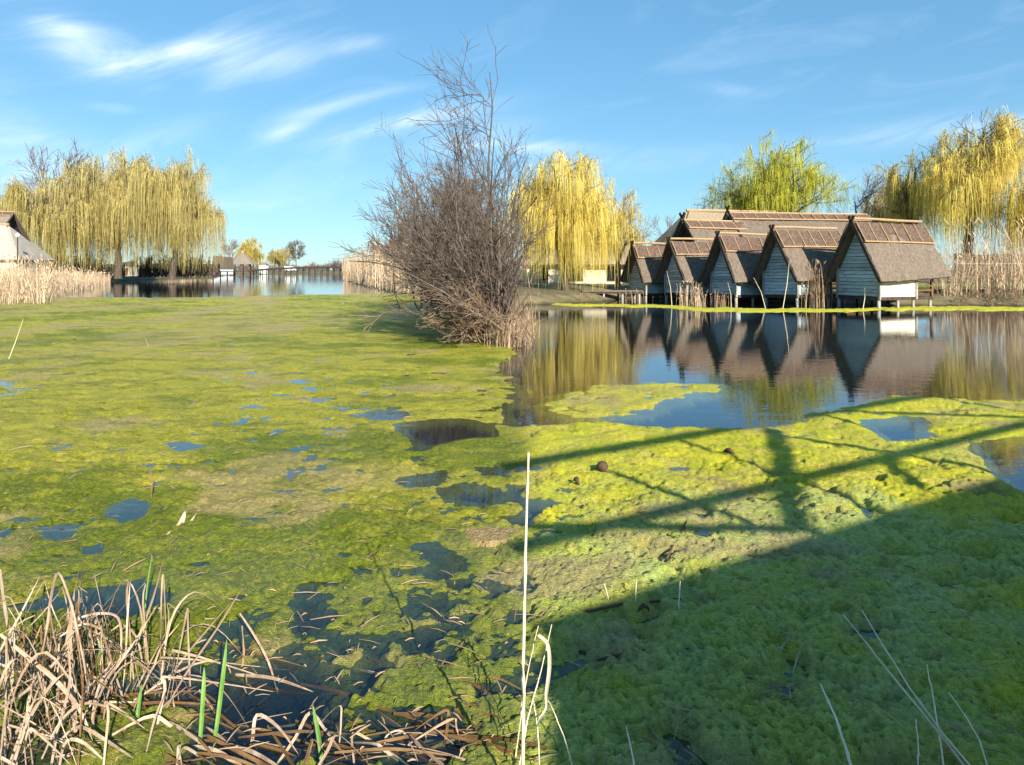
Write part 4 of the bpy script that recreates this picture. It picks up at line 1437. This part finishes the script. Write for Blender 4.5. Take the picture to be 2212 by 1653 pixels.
# kiosks and boardwalk under the willows
bw = thing('boardwalk', 'dark boardwalk running below the olive willows', 'boardwalk', (0, 0, 0))
a, c = at(205, 588, 95), at(505, 589, 150)
a.z, c.z = 1.05, 1.25
MB().bar(a, c, 1.6, .14).build('deck', M['dark_wood'], bw)
for i in range(15):
    q = a.lerp(c, i / 14)
    MB().tube([(q.x, q.y, -.2), (q.x, q.y, q.z - .08)], .12, 6).build('post', M['dark_wood'], bw)


def round_kiosk(x, D, r, zw, zt, label, wall='cream', roofm='thatch_tan', group=None):
    c = at(x, 588, D)
    t = thing('round_kiosk', label, 'kiosk', (c.x, c.y, .7), 0, group)
    MB().tube([(0, 0, 0), (0, 0, zw)], r, 14).build('wall', M[wall], t, False)
    MB().tube([(0, 0, zw - .1), (0, 0, zw + .05), (0, 0, zt * .6 + zw * .4), (0, 0, zt)], [r * 1.15, r * 1.12, r * .8, r * .12], 14).build('roof', M[roofm], t)
    MB().box(-r * .3, r * .3, -r - .06, -r + .2, .1, zw * .75).build('door', M['brown_wood'], t)
    return t


round_kiosk(280, 92, 1.15, 1.55, 2.1, 'round cream kiosk under the large olive willow')
round_kiosk(240, 95, .95, 1.0, 1.5, 'small pale round kiosk left of the cream kiosk')
round_kiosk(432, 118, 1.9, 1.2, 2.9, 'round thatched hut at the right end of the boardwalk', wall='brown_wood')
round_kiosk(365, 100, 1.0, 1.4, 1.7, 'white round kiosk behind the dark willow branches', wall='white')

# row of narrow white huts
for i in range(5):
    x = 466 + i * 8.0
    D = 165 + i * 5
    c = at(x, 590, D)
    t = thing('narrow_hut', ['leftmost of five narrow dark-roofed white huts by the pavilion', 'second from left of five narrow white huts by the pavilion', 'middle one of five narrow white huts by the pavilion',
                             'fourth from left of five narrow white huts by the pavilion', 'rightmost of five narrow white huts, beside the thatched pavilion'][i], 'hut', (c.x, c.y, .3), R(-4), 'narrow white huts by the pavilion')
    MB().hexa([(-.30, -1, 0), (.30, -1, 0), (.30, 1, 0), (-.30, 1, 0), (-.26, -1, 2.0), (.26, -1, 2.0), (.26, 1, 2.0), (-.26, 1, 2.0)]).build('wall', M['white'], t)
    m = MB()
    m.poly([(-.40, -1.3, 1.5), (0, -1.3, 4.9), (0, 1.2, 4.9), (-.40, 1.2, 1.5)])
    m.poly([(.40, -1.3, 1.5), (.40, 1.2, 1.5), (0, 1.2, 4.9), (0, -1.3, 4.9)])
    m.poly([(-.40, -1.3, 1.5), (.40, -1.3, 1.5), (0, -1.3, 4.9)])
    m.poly([(-.40, 1.2, 1.5), (0, 1.2, 4.9), (.40, 1.2, 1.5)])
    m.poly([(-.40, -1.3, 1.5), (-.40, 1.2, 1.5), (.40, 1.2, 1.5), (.40, -1.3, 1.5)])
    m.build('roof', M['thatch'], t)

# thatched pavilion on the water
c = at(523, 588, 205)
pv = thing('pavilion', 'open thatched pavilion at the left end of the footbridge', 'pavilion', (c.x, c.y, 0))
m = MB()
n = 8
apx = (0, 0, 7.4)
ring = [(math.cos(2 * math.pi * k / n + .3) * 4.6, math.sin(2 * math.pi * k / n + .3) * 4.6, 3.35) for k in range(n)]
for k in range(n):
    m.poly([ring[k], ring[(k + 1) % n], apx])
m.poly(ring[::-1])
rf = m.build('roof', M['thatch_far'], pv)
MB().tube([(0, 0, 7.0), (0, 0, 7.7)], [.5, .25], 8).build('roof_cap', M['straw'], rf)
for k in range(n):
    a = 2 * math.pi * k / n + .3
    MB().tube([(math.cos(a) * 3.3, math.sin(a) * 3.3, -.3), (math.cos(a) * 3.3, math.sin(a) * 3.3, 3.5)], .16, 6).build('post', M['brown_wood'], pv)
    a2 = a + 2 * math.pi / n
    MB().bar((math.cos(a) * 3.3, math.sin(a) * 3.3, 2.2), (math.cos(a2) * 3.3, math.sin(a2) * 3.3, 2.2), .1, .16).build('rail', M['brown_wood'], pv)
MB().tube([(0, 0, 1.05), (0, 0, 1.3)], 3.9, 8).build('floor', M['dark_wood'], pv)

# footbridge
fb = thing('footbridge', 'long dark wooden footbridge crossing the far end of the channel', 'footbridge', (0, 0, 0))
A, B = at(540, 588, 205), at(775, 588, 196)
N_ = 18
for i in range(N_):
    s0, s1 = i / N_, (i + 1) / N_
    z0, z1 = 1.35 + 1.0 * math.sin(math.pi * s0 * .75), 1.35 + 1.0 * math.sin(math.pi * s1 * .75)
    p0, p1 = A.lerp(B, s0), A.lerp(B, s1)
    MB().bar((p0.x, p0.y, z0), (p1.x, p1.y, z1), 1.7, .55).build('deck_span', M['dark_wood'], fb)
    MB().tube([(p0.x, p0.y - .7, -.5), (p0.x, p0.y - .7, z0 + .05)], .13, 6).build('post', M['dark_wood'], fb)
    MB().tube([(p0.x, p0.y + .7, -.5), (p0.x, p0.y + .7, z0 + .05)], .13, 6).build('post', M['dark_wood'], fb)

# parked white van and small white shed beyond the bridge
c = at(628, 588, 250)
vn = thing('white_van', 'small white van parked beyond the footbridge', 'van', (c.x, c.y, 1.0), R(8))
m = MB()
prof = [(-2.3, .35), (2.2, .35), (2.3, .9), (1.55, 1.15), (1.0, 1.85), (-2.2, 1.95), (-2.35, 1.2)]
m.poly([(x, -.85, z) for x, z in prof])
m.poly([(x, .85, z) for x, z in prof][::-1])
for i in range(len(prof)):
    (xa, za), (xb, zb) = prof[i], prof[(i + 1) % len(prof)]
    m.poly([(xa, -.85, za), (xa, .85, za), (xb, .85, zb), (xb, -.85, zb)])
m.build('body', M['white'], vn)
MB().hexa([(.2, -.88, 1.15), (1.3, -.88, 1.15), (1.3, -.8, 1.15), (.2, -.8, 1.15), (.2, -.88, 1.7), (.95, -.88, 1.7), (.95, -.8, 1.7), (.2, -.8, 1.7)]).build('side_window', M['glass'], vn)
for x in (-1.4, 1.4):
    for y in (-.8, .8):
        MB().tube([(x, y - .12, .34), (x, y + .12, .34)], .34, 12).build('wheel', M['dark_wood'], vn)
c = at(570, 590, 230)
sh = thing('white_shed', 'small white shed at the water just right of the pavilion', 'shed', (c.x, c.y, .2))
MB().box(-1.2, 1.2, -1.2, 1.2, 0, 3.2).build('wall', M['white'], sh)
MB().hexa([(-1.5, -1.5, 3.21), (1.5, -1.5, 3.21), (1.5, 1.5, 3.21), (-1.5, 1.5, 3.21), (-.2, -.2, 4.2), (.2, -.2, 4.2), (.2, .2, 4.2), (-.2, .2, 4.2)]).build('roof', M['thatch_far'], sh)

# ================================================================== the footbridge behind the viewer, whose railing shades the algae
b_dir = Vector((.87, .492, 0)).normalized()
b_n = Vector((-.492, .87, 0)).normalized()
ZD = 3.3
cot = 1 / math.tan(SUN_EL)
anti = Vector((-math.cos(SUN_AZ), -math.sin(SUN_AZ), 0))
edge_p = 2.53 - ZD * cot * anti.dot(b_n)         # where the deck edge runs


def rail_point(x, y):
    """point of the railing plane whose shadow falls on water point (x, y) of the sheet"""
    g = Vector((*gnd(x, y), 0))
    z = (g.dot(b_n) - edge_p) / (cot * anti.dot(b_n))
    return g - anti * z * cot + Vector((0, 0, z))


br = thing('wooden_bridge', 'wooden bridge with braced railing behind the viewer, shading the near algae', 'bridge', (0, 0, 0))


def along(t, p, z):
    v = b_dir * t + b_n * p
    return Vector((v.x, v.y, z))


s0 = Vector((*gnd(1128, 1345), 0)) - anti * ZD * cot
t_start = s0.dot(b_dir)
# deck boards
k = 0
t = t_start
while t < t_start + 13:
    MB().hexa([along(t, edge_p - 1.8, ZD - .06), along(t + .235, edge_p - 1.8, ZD - .06), along(t + .235, edge_p, ZD - .06), along(t, edge_p, ZD - .06),
               along(t, edge_p - 1.8, ZD), along(t + .235, edge_p - 1.8, ZD), along(t + .235, edge_p, ZD), along(t, edge_p, ZD)]).build('deck_board', M['deck'], br)
    t += .24
# landing added out of sight so its shadow ends along the seam
corner = along(t_start, edge_p, ZD - .07)
MB().hexa([(corner.x - .1, corner.y - 3.6, ZD - .2), (corner.x + 1.9, corner.y - 3.6, ZD - .2), tuple(along(t_start + 2.6, edge_p - .3, ZD - .2)), tuple(along(t_start - .02, edge_p - .02, ZD - .2)),
           (corner.x - .1, corner.y - 3.6, ZD - .075), (corner.x + 1.9, corner.y - 3.6, ZD - .075), tuple(along(t_start + 2.6, edge_p - .3, ZD - .075)), tuple(along(t_start - .02, edge_p - .02, ZD - .075))]).build('shade_landing', M['deck'], br)
for p_ in (edge_p - .15, edge_p - 1.65):
    MB().bar(along(t_start, p_, ZD - .22), along(t_start + 13, p_, ZD - .22), .16, .28).build('beam', M['brown_wood'], br)
for i in range(6):
    for p_ in (edge_p - .15, edge_p - 1.65):
        q = along(t_start + .4 + i * 2.45, p_, 0)
        MB().tube([(q.x, q.y, -.6), (q.x, q.y, ZD - .36)], .11, 8).build('pile', M['brown_wood'], br)
ZT = ZD + 1.05
ra_ = along(t_start - 2.2, edge_p + .02, 0)
for zz, ww, px_ in ((ZT, .075, (1112, 1031)), (ZD + .36, .06, (1112, 1203))):
    MB().bar(along(rail_point(*px_).dot(b_dir), edge_p, zz), along(t_start + 13, edge_p, zz), ww, ww).build('rail', M['brown_wood'], br)
rp = [((1700, 1150), (1662, 930), .085), ((1310, 1024), (1652, 1152), .062), ((1645, 938), (2150, 1022), .055), ((1118, 1138), (1690, 1146), .05), ((1900, 985), (1950, 1060), .06),
      ((1760, 880), (2212, 905), .045)]
for (a, c, w_) in rp:
    p0, p1 = rail_point(*a), rail_point(*c)
    p0.z = max(min(p0.z, ZT), ZD)
    MB().bar(p0, p1, w_, w_).build('brace', M['brown_wood'], br)
for i in range(1, 7):
    q = along(t_start + .6 + i * 2.1, edge_p + .0, 0)
    MB().box(q.x - .022, q.x + .022, q.y - .022, q.y + .022, ZD - .02, ZT).build('rail_post', M['brown_wood'], br)


# ================================================================== foreground blades and stalks
def blade_mesh(name, pts, w, m, parent=None, twist=0.0, fold=.25, tip=.12, roll=0.0, flat0=.7):
    """a folded strap leaf along pts"""
    pts = [Vector(p) for p in pts]
    # smooth through Catmull-Rom
    out = []
    for i in range(len(pts) - 1):
        p0, p1, p2, p3 = pts[max(i - 1, 0)], pts[i], pts[i + 1], pts[min(i + 2, len(pts) - 1)]
        for k in range(4):
            t = k / 4
            out.append(.5 * ((2 * p1) + (p2 - p0) * t + (2 * p0 - 5 * p1 + 4 * p2 - p3) * t * t + (3 * p1 - p0 - 3 * p2 + p3) * t ** 3))
    out.append(pts[-1])
    n = len(out)
    mb = MB()
    view = Vector((math.sin(roll), -math.cos(roll), .25)).normalized()
    rings = []
    for i, p in enumerate(out):
        s = i / (n - 1)
        tn = (out[min(i + 1, n - 1)] - out[max(i - 1, 0)]).normalized()
        u = tn.cross(view)
        if u.length < .05:
            u = tn.cross(Vector((1, 0, 0)))
        u.normalize()
        v = tn.cross(u)
        a = twist * s
        u, v = u * math.cos(a) + v * math.sin(a), v * math.cos(a) - u * math.sin(a)
        ww = w * (flat0 + (1 - flat0) * min(1, s * 3)) * (1 - max(0, (s - .55) / .45) ** 1.6 * (1 - tip)) / 2
        b = len(mb.v)
        mb.v += [tuple(p - u * ww), tuple(p + v * ww * fold * 2), tuple(p + u * ww), tuple(p + v * (ww * fold * 2 - w * .12))]
        rings.append(b)
    for i in range(n - 1):
        a, b = rings[i], rings[i + 1]
        for k in range(4):
            mb.f.append((a + k, a + (k + 1) % 4, b + (k + 1) % 4, b + k))
    o = mb.build(name, M[m], parent)
    return o


rnd = random.Random(5)
cl = thing('dead_cattail_clump', 'tangled clump of dead beige cattail leaves at the bottom left', 'dead leaves', (0, 0, 0))
# leaves traced as arcs: (points (x, y, depth)), width
arcs = [
    ([(60, 1640, 2.25), (60, 1520, 2.3), (95, 1400, 2.35), (110, 1290, 2.35), (126, 1238, 2.32), (152, 1300, 2.25), (175, 1400, 2.2), (190, 1500, 2.15)], .011),
    ([(165, 1640, 2.2), (158, 1480, 2.25), (150, 1380, 2.3), (162, 1270, 2.3)], .019),
    ([(0, 1230, 2.5), (10, 1310, 2.5), (28, 1400, 2.45), (60, 1500, 2.4)], .014),
    ([(0, 1370, 2.2), (60, 1420, 2.2), (120, 1470, 2.2), (170, 1530, 2.15), (200, 1600, 2.1)], .016),
    ([(30, 1650, 2.05), (60, 1560, 2.1), (110, 1480, 2.15), (160, 1440, 2.2)], .013),
    ([(195, 1560, 2.2), (225, 1480, 2.3), (255, 1430, 2.35), (287, 1392, 2.4)], .017),
    ([(180, 1590, 2.3), (192, 1500, 2.35), (178, 1400, 2.4), (172, 1320, 2.4)], .013),
    ([(170, 1335, 2.35), (215, 1325, 2.4), (255, 1335, 2.45), (262, 1390, 2.45), (255, 1460, 2.4)], .012),
    ([(130, 1375, 2.3), (180, 1348, 2.35), (220, 1362, 2.4), (200, 1375, 2.4)], .010),
    ([(220, 1555, 2.35), (300, 1510, 2.45), (350, 1470, 2.5), (420, 1435, 2.5), (475, 1425, 2.5)], .012),
    ([(205, 1570, 2.3), (310, 1500, 2.4), (370, 1465, 2.45), (430, 1462, 2.45), (480, 1490, 2.4), (535, 1570, 2.25), (560, 1640, 2.1)], .010),
    ([(90, 1640, 2.0), (130, 1560, 2.05), (180, 1520, 2.1), (240, 1530, 2.1), (290, 1560, 2.1)], .011),
    ([(55, 1600, 2.0), (66, 1575, 2.0), (100, 1600, 2.0), (150, 1650, 1.95)], .013),
    ([(130, 1600, 2.1), (170, 1570, 2.1), (230, 1600, 2.1), (290, 1640, 2.05)], .012),
    ([(518, 1325, 2.75), (548, 1370, 2.7), (580, 1430, 2.6), (600, 1500, 2.5)], .012),
    ([(430, 1490, 2.4), (480, 1560, 2.3), (530, 1640, 2.1)], .012),
    ([(530, 1650, 2.15), (545, 1600, 2.2), (555, 1545, 2.25), (600, 1570, 2.2), (645, 1630, 2.1)], .014),
    ([(600, 1650, 2.1), (640, 1590, 2.2), (670, 1540, 2.25), (705, 1580, 2.2), (750, 1640, 2.1)], .014),
    ([(765, 1650, 2.1), (762, 1585, 2.2), (800, 1600, 2.2), (850, 1630, 2.15)], .010),
    ([(840, 1640, 2.15), (832, 1595, 2.2), (862, 1578, 2.2), (890, 1600, 2.2), (905, 1630, 2.15)], .008),
    ([(880, 1620, 2.2), (930, 1600, 2.25), (980, 1608, 2.25)], .010),
    ([(1000, 1650, 2.1), (940, 1640, 2.12), (925, 1652, 2.1)], .014),
    ([(20, 1500, 2.15), (10, 1560, 2.1), (0, 1640, 2.0)], .013), ([(0, 1530, 2.1), (60, 1490, 2.2), (130, 1420, 2.3), (160, 1390, 2.3)], .013),
    ([(210, 1650, 2.1), (200, 1560, 2.2), (215, 1480, 2.25), (245, 1440, 2.3)], .015),
    ([(700, 1600, 2.3), (760, 1640, 2.2), (820, 1650, 2.15)], .016), ([(390, 1600, 2.3), (382, 1560, 2.3), (372, 1500, 2.35)], .009),
]
for pts, w in arcs:
    blade_mesh('leaf', [at(*q) for q in pts], w * .8, 'dead_leaf', cl, twist=rnd.uniform(-.8, .8), roll=rnd.uniform(-.4, .4))
for i in range(210):
    bx, by = rnd.gauss(-1.66, .21), rnd.uniform(2.02, 2.62)
    if bx > -1.2:
        continue
    h_ = rnd.uniform(.12, .46)
    az = rnd.uniform(0, 6.28)
    ln = rnd.uniform(.1, .5)
    d = Vector((math.cos(az) * ln, math.sin(az) * ln * .6, 0))
    p0 = Vector((bx, by, -.06))
    style = rnd.random()
    if style < .35:                                   # stiff, leaning
        p1 = p0 + d * .3 + Vector((0, 0, h_ * .45))
        p2 = p0 + d * .62 + Vector((rnd.uniform(-.02, .02), 0, h_ * .85))
        p3 = p0 + d * .9 + Vector((rnd.uniform(-.03, .03), 0, h_ * 1.2))
    elif style < .7:                                  # snapped over
        p1 = p0 + d * .12 + Vector((0, 0, h_ * .8))
        p2 = p0 + d * .17 + Vector((0, 0, h_ * .95))
        p3 = p0 + d * rnd.uniform(.8, 1.3) + Vector((0, 0, h_ * rnd.uniform(.0, .5)))
    else:                                             # arching
        p1 = p0 + d * .15 + Vector((0, 0, h_ * .6 + .05))
        p2 = p0 + d * .5 + Vector((0, 0, h_))
        p3 = p0 + d * .95 + Vector((0, 0, h_ * rnd.uniform(.1, .8)))
    blade_mesh('leaf', [p0, p1, p2, p3], rnd.uniform(.003, .010), 'dead_leaf' if rnd.random() < .68 else 'rot_leaf', cl, twist=rnd.uniform(-2.2, 2.2), roll=rnd.uniform(-1.2, 1.2), tip=rnd.uniform(.02, .3))
# short broken leaves along the near margin
for i in range(26):
    x, y = rnd.uniform(300, 1090), rnd.uniform(1560, 1720)
    c = at(x, y, 0)
    gx, gy = gnd(x, y)
    az = rnd.uniform(0, 6.28)
    ln = rnd.uniform(.08, .3)
    d = Vector((math.cos(az) * ln, math.sin(az) * ln * .5, 0))
    p0 = Vector((gx, gy, -.02))
    k1 = rnd.uniform(.25, .75)
    bend = Vector((rnd.uniform(-.06, .06), rnd.uniform(-.05, .05), rnd.uniform(-.01, .07) if rnd.random() < .75 else rnd.uniform(.07, .16)))
    blade_mesh('leaf', [p0, p0 + d * k1 * .5 + bend * .7, p0 + d * k1 + bend, p0 + d * 1.3 + Vector((0, 0, rnd.uniform(-.03, .05)))], rnd.uniform(.004, .012), 'dead_leaf' if rnd.random() < .7 else 'rot_leaf', cl,
               twist=rnd.uniform(-2, 2), roll=rnd.uniform(-1.2, 1.2), tip=rnd.uniform(.03, .4))
# wet rotten litter lying in the water
lt = thing('sunken_leaf_litter', 'dark wet rotting leaves lying in the shallow water along the bottom', 'leaf litter', (0, 0, 0))
for i in range(105):
    x, y = rnd.uniform(180, 1110), 1665 - abs(rnd.gauss(0, 1)) * 100
    if y < 1380:
        continue
    gx, gy = gnd(x, y)
    az = rnd.choice((rnd.uniform(-.5, .5), rnd.uniform(2.2, 3.0), rnd.uniform(-.9, -.3)))
    ln = rnd.uniform(.12, .5)
    d = Vector((math.cos(az) * ln, math.sin(az) * ln, 0))
    p0 = Vector((gx, gy, rnd.uniform(-.02, .022))) - d / 2
    blade_mesh('leaf', [p0, p0 + d * .5 + Vector((0, 0, rnd.uniform(-.005, .02))), p0 + d], rnd.uniform(.006, .015), 'rot_leaf' if rnd.random() < .8 else 'dead_leaf', lt, twist=rnd.uniform(-.5, .5), fold=.1)
# green blades
for k, (pts, w, lab) in enumerate([
    ([(455, 1660, 2.15), (472, 1540, 2.25), (484, 1440, 2.3), (490, 1380, 2.35)], .020, 'tallest fresh green blade, right of the dead clump'),
    ([(428, 1660, 2.15), (435, 1560, 2.22), (440, 1480, 2.28), (441, 1440, 2.3)], .020, 'dark green blade just left of the tallest blade'),
    ([(288, 1620, 2.2), (298, 1540, 2.25), (306, 1478, 2.3)], .018, 'short green blade at the right side of the dead clump'),
    ([(697, 1665, 2.1), (688, 1590, 2.15), (675, 1520, 2.2)], .019, 'single green blade at the bottom middle of the left shore'),
    ([(311, 1340, 3.05), (318, 1270, 3.1), (328, 1200, 3.15)], .010, 'thin green reed standing before the dark water gap'),
    ([(214, 1425, 2.5), (218, 1400, 2.5), (216, 1375, 2.52)], .013, 'tiny green shoot inside the dead leaf clump')]):
    tag(blade_mesh('green_blade', [at(*q) for q in pts], w * .72, 'green_leaf', None, twist=.4, tip=.05), lab, 'blade')
# drifting dry sheath and small stems on the algae, left
sh_ = thing('dry_reed_sheath', 'broken dry reed sheath lying on the algae by the dark water gap', 'dead reed', (0, 0, 0))
blade_mesh('leaf', [at(360, 1160, 3.9), at(388, 1135, 4.0), at(400, 1105, 4.05)], .035, 'dead_leaf', sh_, twist=.4)
blade_mesh('leaf', [at(355, 1163, 3.9), at(400, 1140, 4.0), at(425, 1108, 4.1)], .02, 'dead_leaf', sh_, twist=-.3)
for k, (x0, y0, x1, y1, lab) in enumerate([(326, 1080, 325, 1010, 'short brown stem standing left of the algae field centre'), (322, 752, 314, 730, 'tiny dark stem far out on the algae'),
                                           (520, 1440, 523, 1352, 'brown stem in the shallow water right of the dead clump'), (15, 780, 50, 690, 'pale bent twig at the left edge of the algae')]):
    gx, gy = gnd(x0, y0)
    a, c = Vector((gx, gy, -.05)), at(x1, y1, gy)
    tag(MB().tube([a, (a + c) / 2 + Vector((.01, 0, 0)), c], [.006 if gy > 5 else .0055, .005, .003], 5).build('dry_reed', M['reed_brown' if k < 3 else 'stalk']), lab, 'stem')

# reed stalks of the right foreground
stalks = [([(1126, 1790, 1.9), (1130, 1500, 1.9), (1136, 1200, 1.9), (1142, 978, 1.9)], .0064, 'tallest straight reed stalk in the right foreground'),
          ([(2110, 1690, 2.02), (2020, 1570, 2.1), (1930, 1460, 2.18), (1822, 1328, 2.28)], .0048, 'long leaning reed stalk, left one of the crossing pair'),
          ([(2135, 1700, 2.0), (2040, 1590, 2.08), (1960, 1480, 2.15), (1862, 1316, 2.3)], .0042, 'long leaning reed stalk, right one of the crossing pair'),
          ([(2045, 1700, 2.0), (2030, 1580, 2.1), (2016, 1500, 2.15), (2006, 1436, 2.2)], .0034, 'short upright reed stalk crossing the leaning pair'),
          ([(2150, 1700, 2.0), (2120, 1600, 2.08), (2090, 1550, 2.12), (2052, 1497, 2.2)], .0030, 'thin leaning stalk nearest the right edge'),
          ([(1850, 1700, 1.95), (1825, 1620, 2.0), (1800, 1550, 2.08), (1768, 1480, 2.15)], .0058, 'thick leaning stalk left of the crossing pair'),
          ([(1985, 1700, 2.0), (1981, 1620, 2.05), (1977, 1553, 2.1)], .0032, 'shortest upright stalk below the crossing pair'),
          ([(1376, 1700, 1.95), (1368, 1640, 2.0), (1353, 1568, 2.1)], .0042, 'single short stalk at the bottom of the right pond'),
          ([(1115, 1690, 2.0), (1140, 1560, 2.05), (1170, 1450, 2.1), (1192, 1352, 2.15)], .0030, 'thin slanting stalk behind the tallest stalk'),
          ([(1112, 1650, 2.1), (1130, 1520, 2.12), (1148, 1430, 2.15), (1168, 1352, 2.2)], .0026, 'second thin slanting stalk behind the tallest stalk'),
          ([(1250, 1690, 2.0), (1222, 1590, 2.1), (1196, 1530, 2.15), (1180, 1495, 2.2)], .0024, 'thin brown stem leaning away from the curled leaf'),
          ([(1164, 1690, 2.0), (1160, 1580, 2.05), (1152, 1510, 2.1)], .0026, 'short stem right of the tallest stalk'),
          ([(1318, 1330, 3.05), (1313, 1290, 3.08), (1306, 1262, 3.1)], .0045, 'small dry shoot at the shade edge, leftmost of three'),
          ([(1372, 1330, 3.0), (1371, 1290, 3.05), (1373, 1258, 3.1)], .0045, 'small dry shoot at the shade edge, middle of three'),
          ([(1468, 1335, 2.98), (1469, 1300, 3.0), (1473, 1255, 3.05)], .0050, 'small dry shoot at the shade edge, rightmost of three')]
for pts, r, lab in stalks:
    P_ = [at(*q) for q in pts]
    b_ = P_[0]
    if b_.z > -.03:
        P_.insert(0, Vector((b_.x + (b_.x - P_[1].x) * .3, b_.y, -.08)))
    # resample with slight kinks and swollen nodes
    Q_, rr = [], []
    nseg = 9 * (len(P_) - 1)
    kx = ky = 0.0
    for i in range(nseg + 1):
        f_ = i / nseg * (len(P_) - 1)
        k_ = min(int(f_), len(P_) - 2)
        q_ = P_[k_].lerp(P_[k_ + 1], f_ - k_)
        node = i % 7 == 3
        if node:
            kx += rnd.uniform(-.0035, .0035)
            ky += rnd.uniform(-.003, .003)
        Q_.append(q_ + Vector((kx, ky, 0)))
        rr.append(r * (1 - .5 * i / nseg) * (1.35 if node else 1.0))
    o = MB().tube(Q_, rr, 7).build('reed_stalk', M['stalk'], None, True)
    tag(o, lab, 'reed', 'dry reed stalks in the right foreground')
tag(blade_mesh('curled_leaf', [at(1163, 1372, 2.1), at(1183, 1392, 2.1), at(1187, 1440, 2.1), at(1180, 1500, 2.08), at(1180, 1530, 2.06), at(1162, 1560, 2.04), at(1158, 1600, 2.02)], .013, 'stalk', None, twist=1.4, tip=.2),
    'curled dry reed leaf hanging beside the tallest stalk', 'leaf')
# debris on the right algae
for k, (x, y, r, lab) in enumerate([(1301, 1024, .055, 'dark round seed head lying on the sunlit algae'), (1390, 1336, .03, 'dark brown leaf lying in the shade of the bridge'),
                                    (1245, 1052, .05, 'reddish brown leaf on the sunlit algae, left'), (1575, 988, .06, 'brown curled leaf on the sunlit algae, centre')]):
    gx, gy = gnd(x, y)
    m = MB()
    m.tube([(-r, 0, .03), (-r * .5, r * .1, .05), (0, 0, .06), (r * .6, -r * .1, .05), (r, 0, .03)], [r * .15, r * (.75 if k == 0 else .3), r * (.85 if k == 0 else .38), r * (.6 if k == 0 else .26), r * .1], 8)
    o = m.build('debris', M['debris'], None, True)
    o.location = (gx, gy, .0)
    o.rotation_euler = (0, 0, rnd.uniform(0, 3))
    tag(o, lab, 'debris')
# half sunk stems in the shade
for k, (pts, r, lab) in enumerate([([(1290, 1445), (1360, 1428), (1430, 1420), (1520, 1422), (1600, 1430)], .006, 'long dark stem half sunk in the shaded algae'),
                                   ([(1440, 1222), (1455, 1190), (1485, 1135)], .006, 'dark forked twig on the lit algae near the shade edge'),
                                   ([(1210, 1350), (1280, 1335), (1340, 1322), (1470, 1310)], .006, 'thin dark stem along the shade edge')]):
    P_ = [Vector((*gnd(*q), .035)) for q in pts]
    tag(MB().tube(P_, r, 6).build('sunken_stem', M['debris'], None, True), lab, 'stem')
# bleached plates among the leads, left
for k, (x, y, rx, ry, lab) in enumerate([(1062, 1165, .20, .13, 'bare brown floating plate of dried algae beside the bridge shadow')]):
    gx, gy = gnd(x, y)
    m = MB()
    n = 22
    top = []
    for i in range(n):
        a = 2 * math.pi * i / n
        q = 1 + .12 * math.sin(3 * a + k) + rnd.uniform(-.05, .05)
        top.append((math.cos(a) * rx * q, math.sin(a) * ry * q))
    c0 = len(m.v)
    m.v += [(x_ * .8, y_ * .8, .035 + rnd.uniform(-.004, .004)) for x_, y_ in top] + [(x_, y_, .0) for x_, y_ in top] + [(0, 0, .04)]
    for i in range(n):
        j2 = (i + 1) % n
        m.f += [(c0 + i, c0 + n + i, c0 + n + j2, c0 + j2), (c0 + i, c0 + j2, c0 + 2 * n)]
    o = m.build('algae_plate', mat('dried_algae%d' % k, (.24, .17, .07) if k == 0 else (.45, .40, .17), (.36, .26, .12) if k == 0 else (.58, .50, .25), scale=30, bump=1.0, bscale=60), None, False)
    o.location = (gx, gy, .0)
    tag(o, lab, 'algae')

# small straw bits and leaf crumbs caught on the mat
fl = np.random.default_rng(303)
N_ = 1500
fy = F * H / fl.uniform(150, 1080, N_)
fx = fl.uniform(-.85, .85, N_) * fy
okm = (sdpoly(fx, fy, MAT_POLY) > .15)
for h_ in HOLES:
    okm &= sdpoly(fx, fy, h_) < -.05
fx, fy = fx[okm], fy[okm]
n_ = len(fx)
a_ = fl.uniform(0, np.pi, n_)
l_ = fl.gamma(2, .014, n_).clip(.008, .12)
c_ = np.stack([fx, fy, fl.uniform(.022, .045, n_)], -1)
d_ = np.stack([np.cos(a_) * l_, np.sin(a_) * l_, fl.uniform(-.2, .2, n_) * l_], -1)
P_ = np.stack([c_ - d_, c_ + np.array([0, 0, .004]), c_ + d_], 1)
V_, Q_ = tubes_np(P_, fl.uniform(.0012, .0045, n_)[:, None] * np.array([[.5, 1, .4]]), 4)
tag(np_obj('straw_crumbs', V_, Q_, M['reed_brown']), 'scattered brown straw bits and leaf crumbs caught on the algae', 'debris', kind='stuff')

# dry grass at the foot of the thicket
gr = np.random.default_rng(404)
tt = gr.random(900)
sp_ = [(-5.6, 38), (-2.7, 25), (-1.35, 18), (-.55, 14.6), (-.12, 13.3), (.12, 13.5), (.3, 17), (.45, 23)]
seg = gr.integers(0, len(sp_) - 1, 900)
gb = np.array([(sp_[k][0] + (sp_[k + 1][0] - sp_[k][0]) * t, sp_[k][1] + (sp_[k + 1][1] - sp_[k][1]) * t) for k, t in zip(seg, tt)])
gb += gr.normal(0, .16, gb.shape)
reed_field('bank_grass', np.c_[gb, np.full(900, .02)], gr.uniform(.15, .65, 900), 'dry grass fringe around the foot of the brown thicket', 405, 'reed_brown', .008, .5, plume=False, cat='grass')
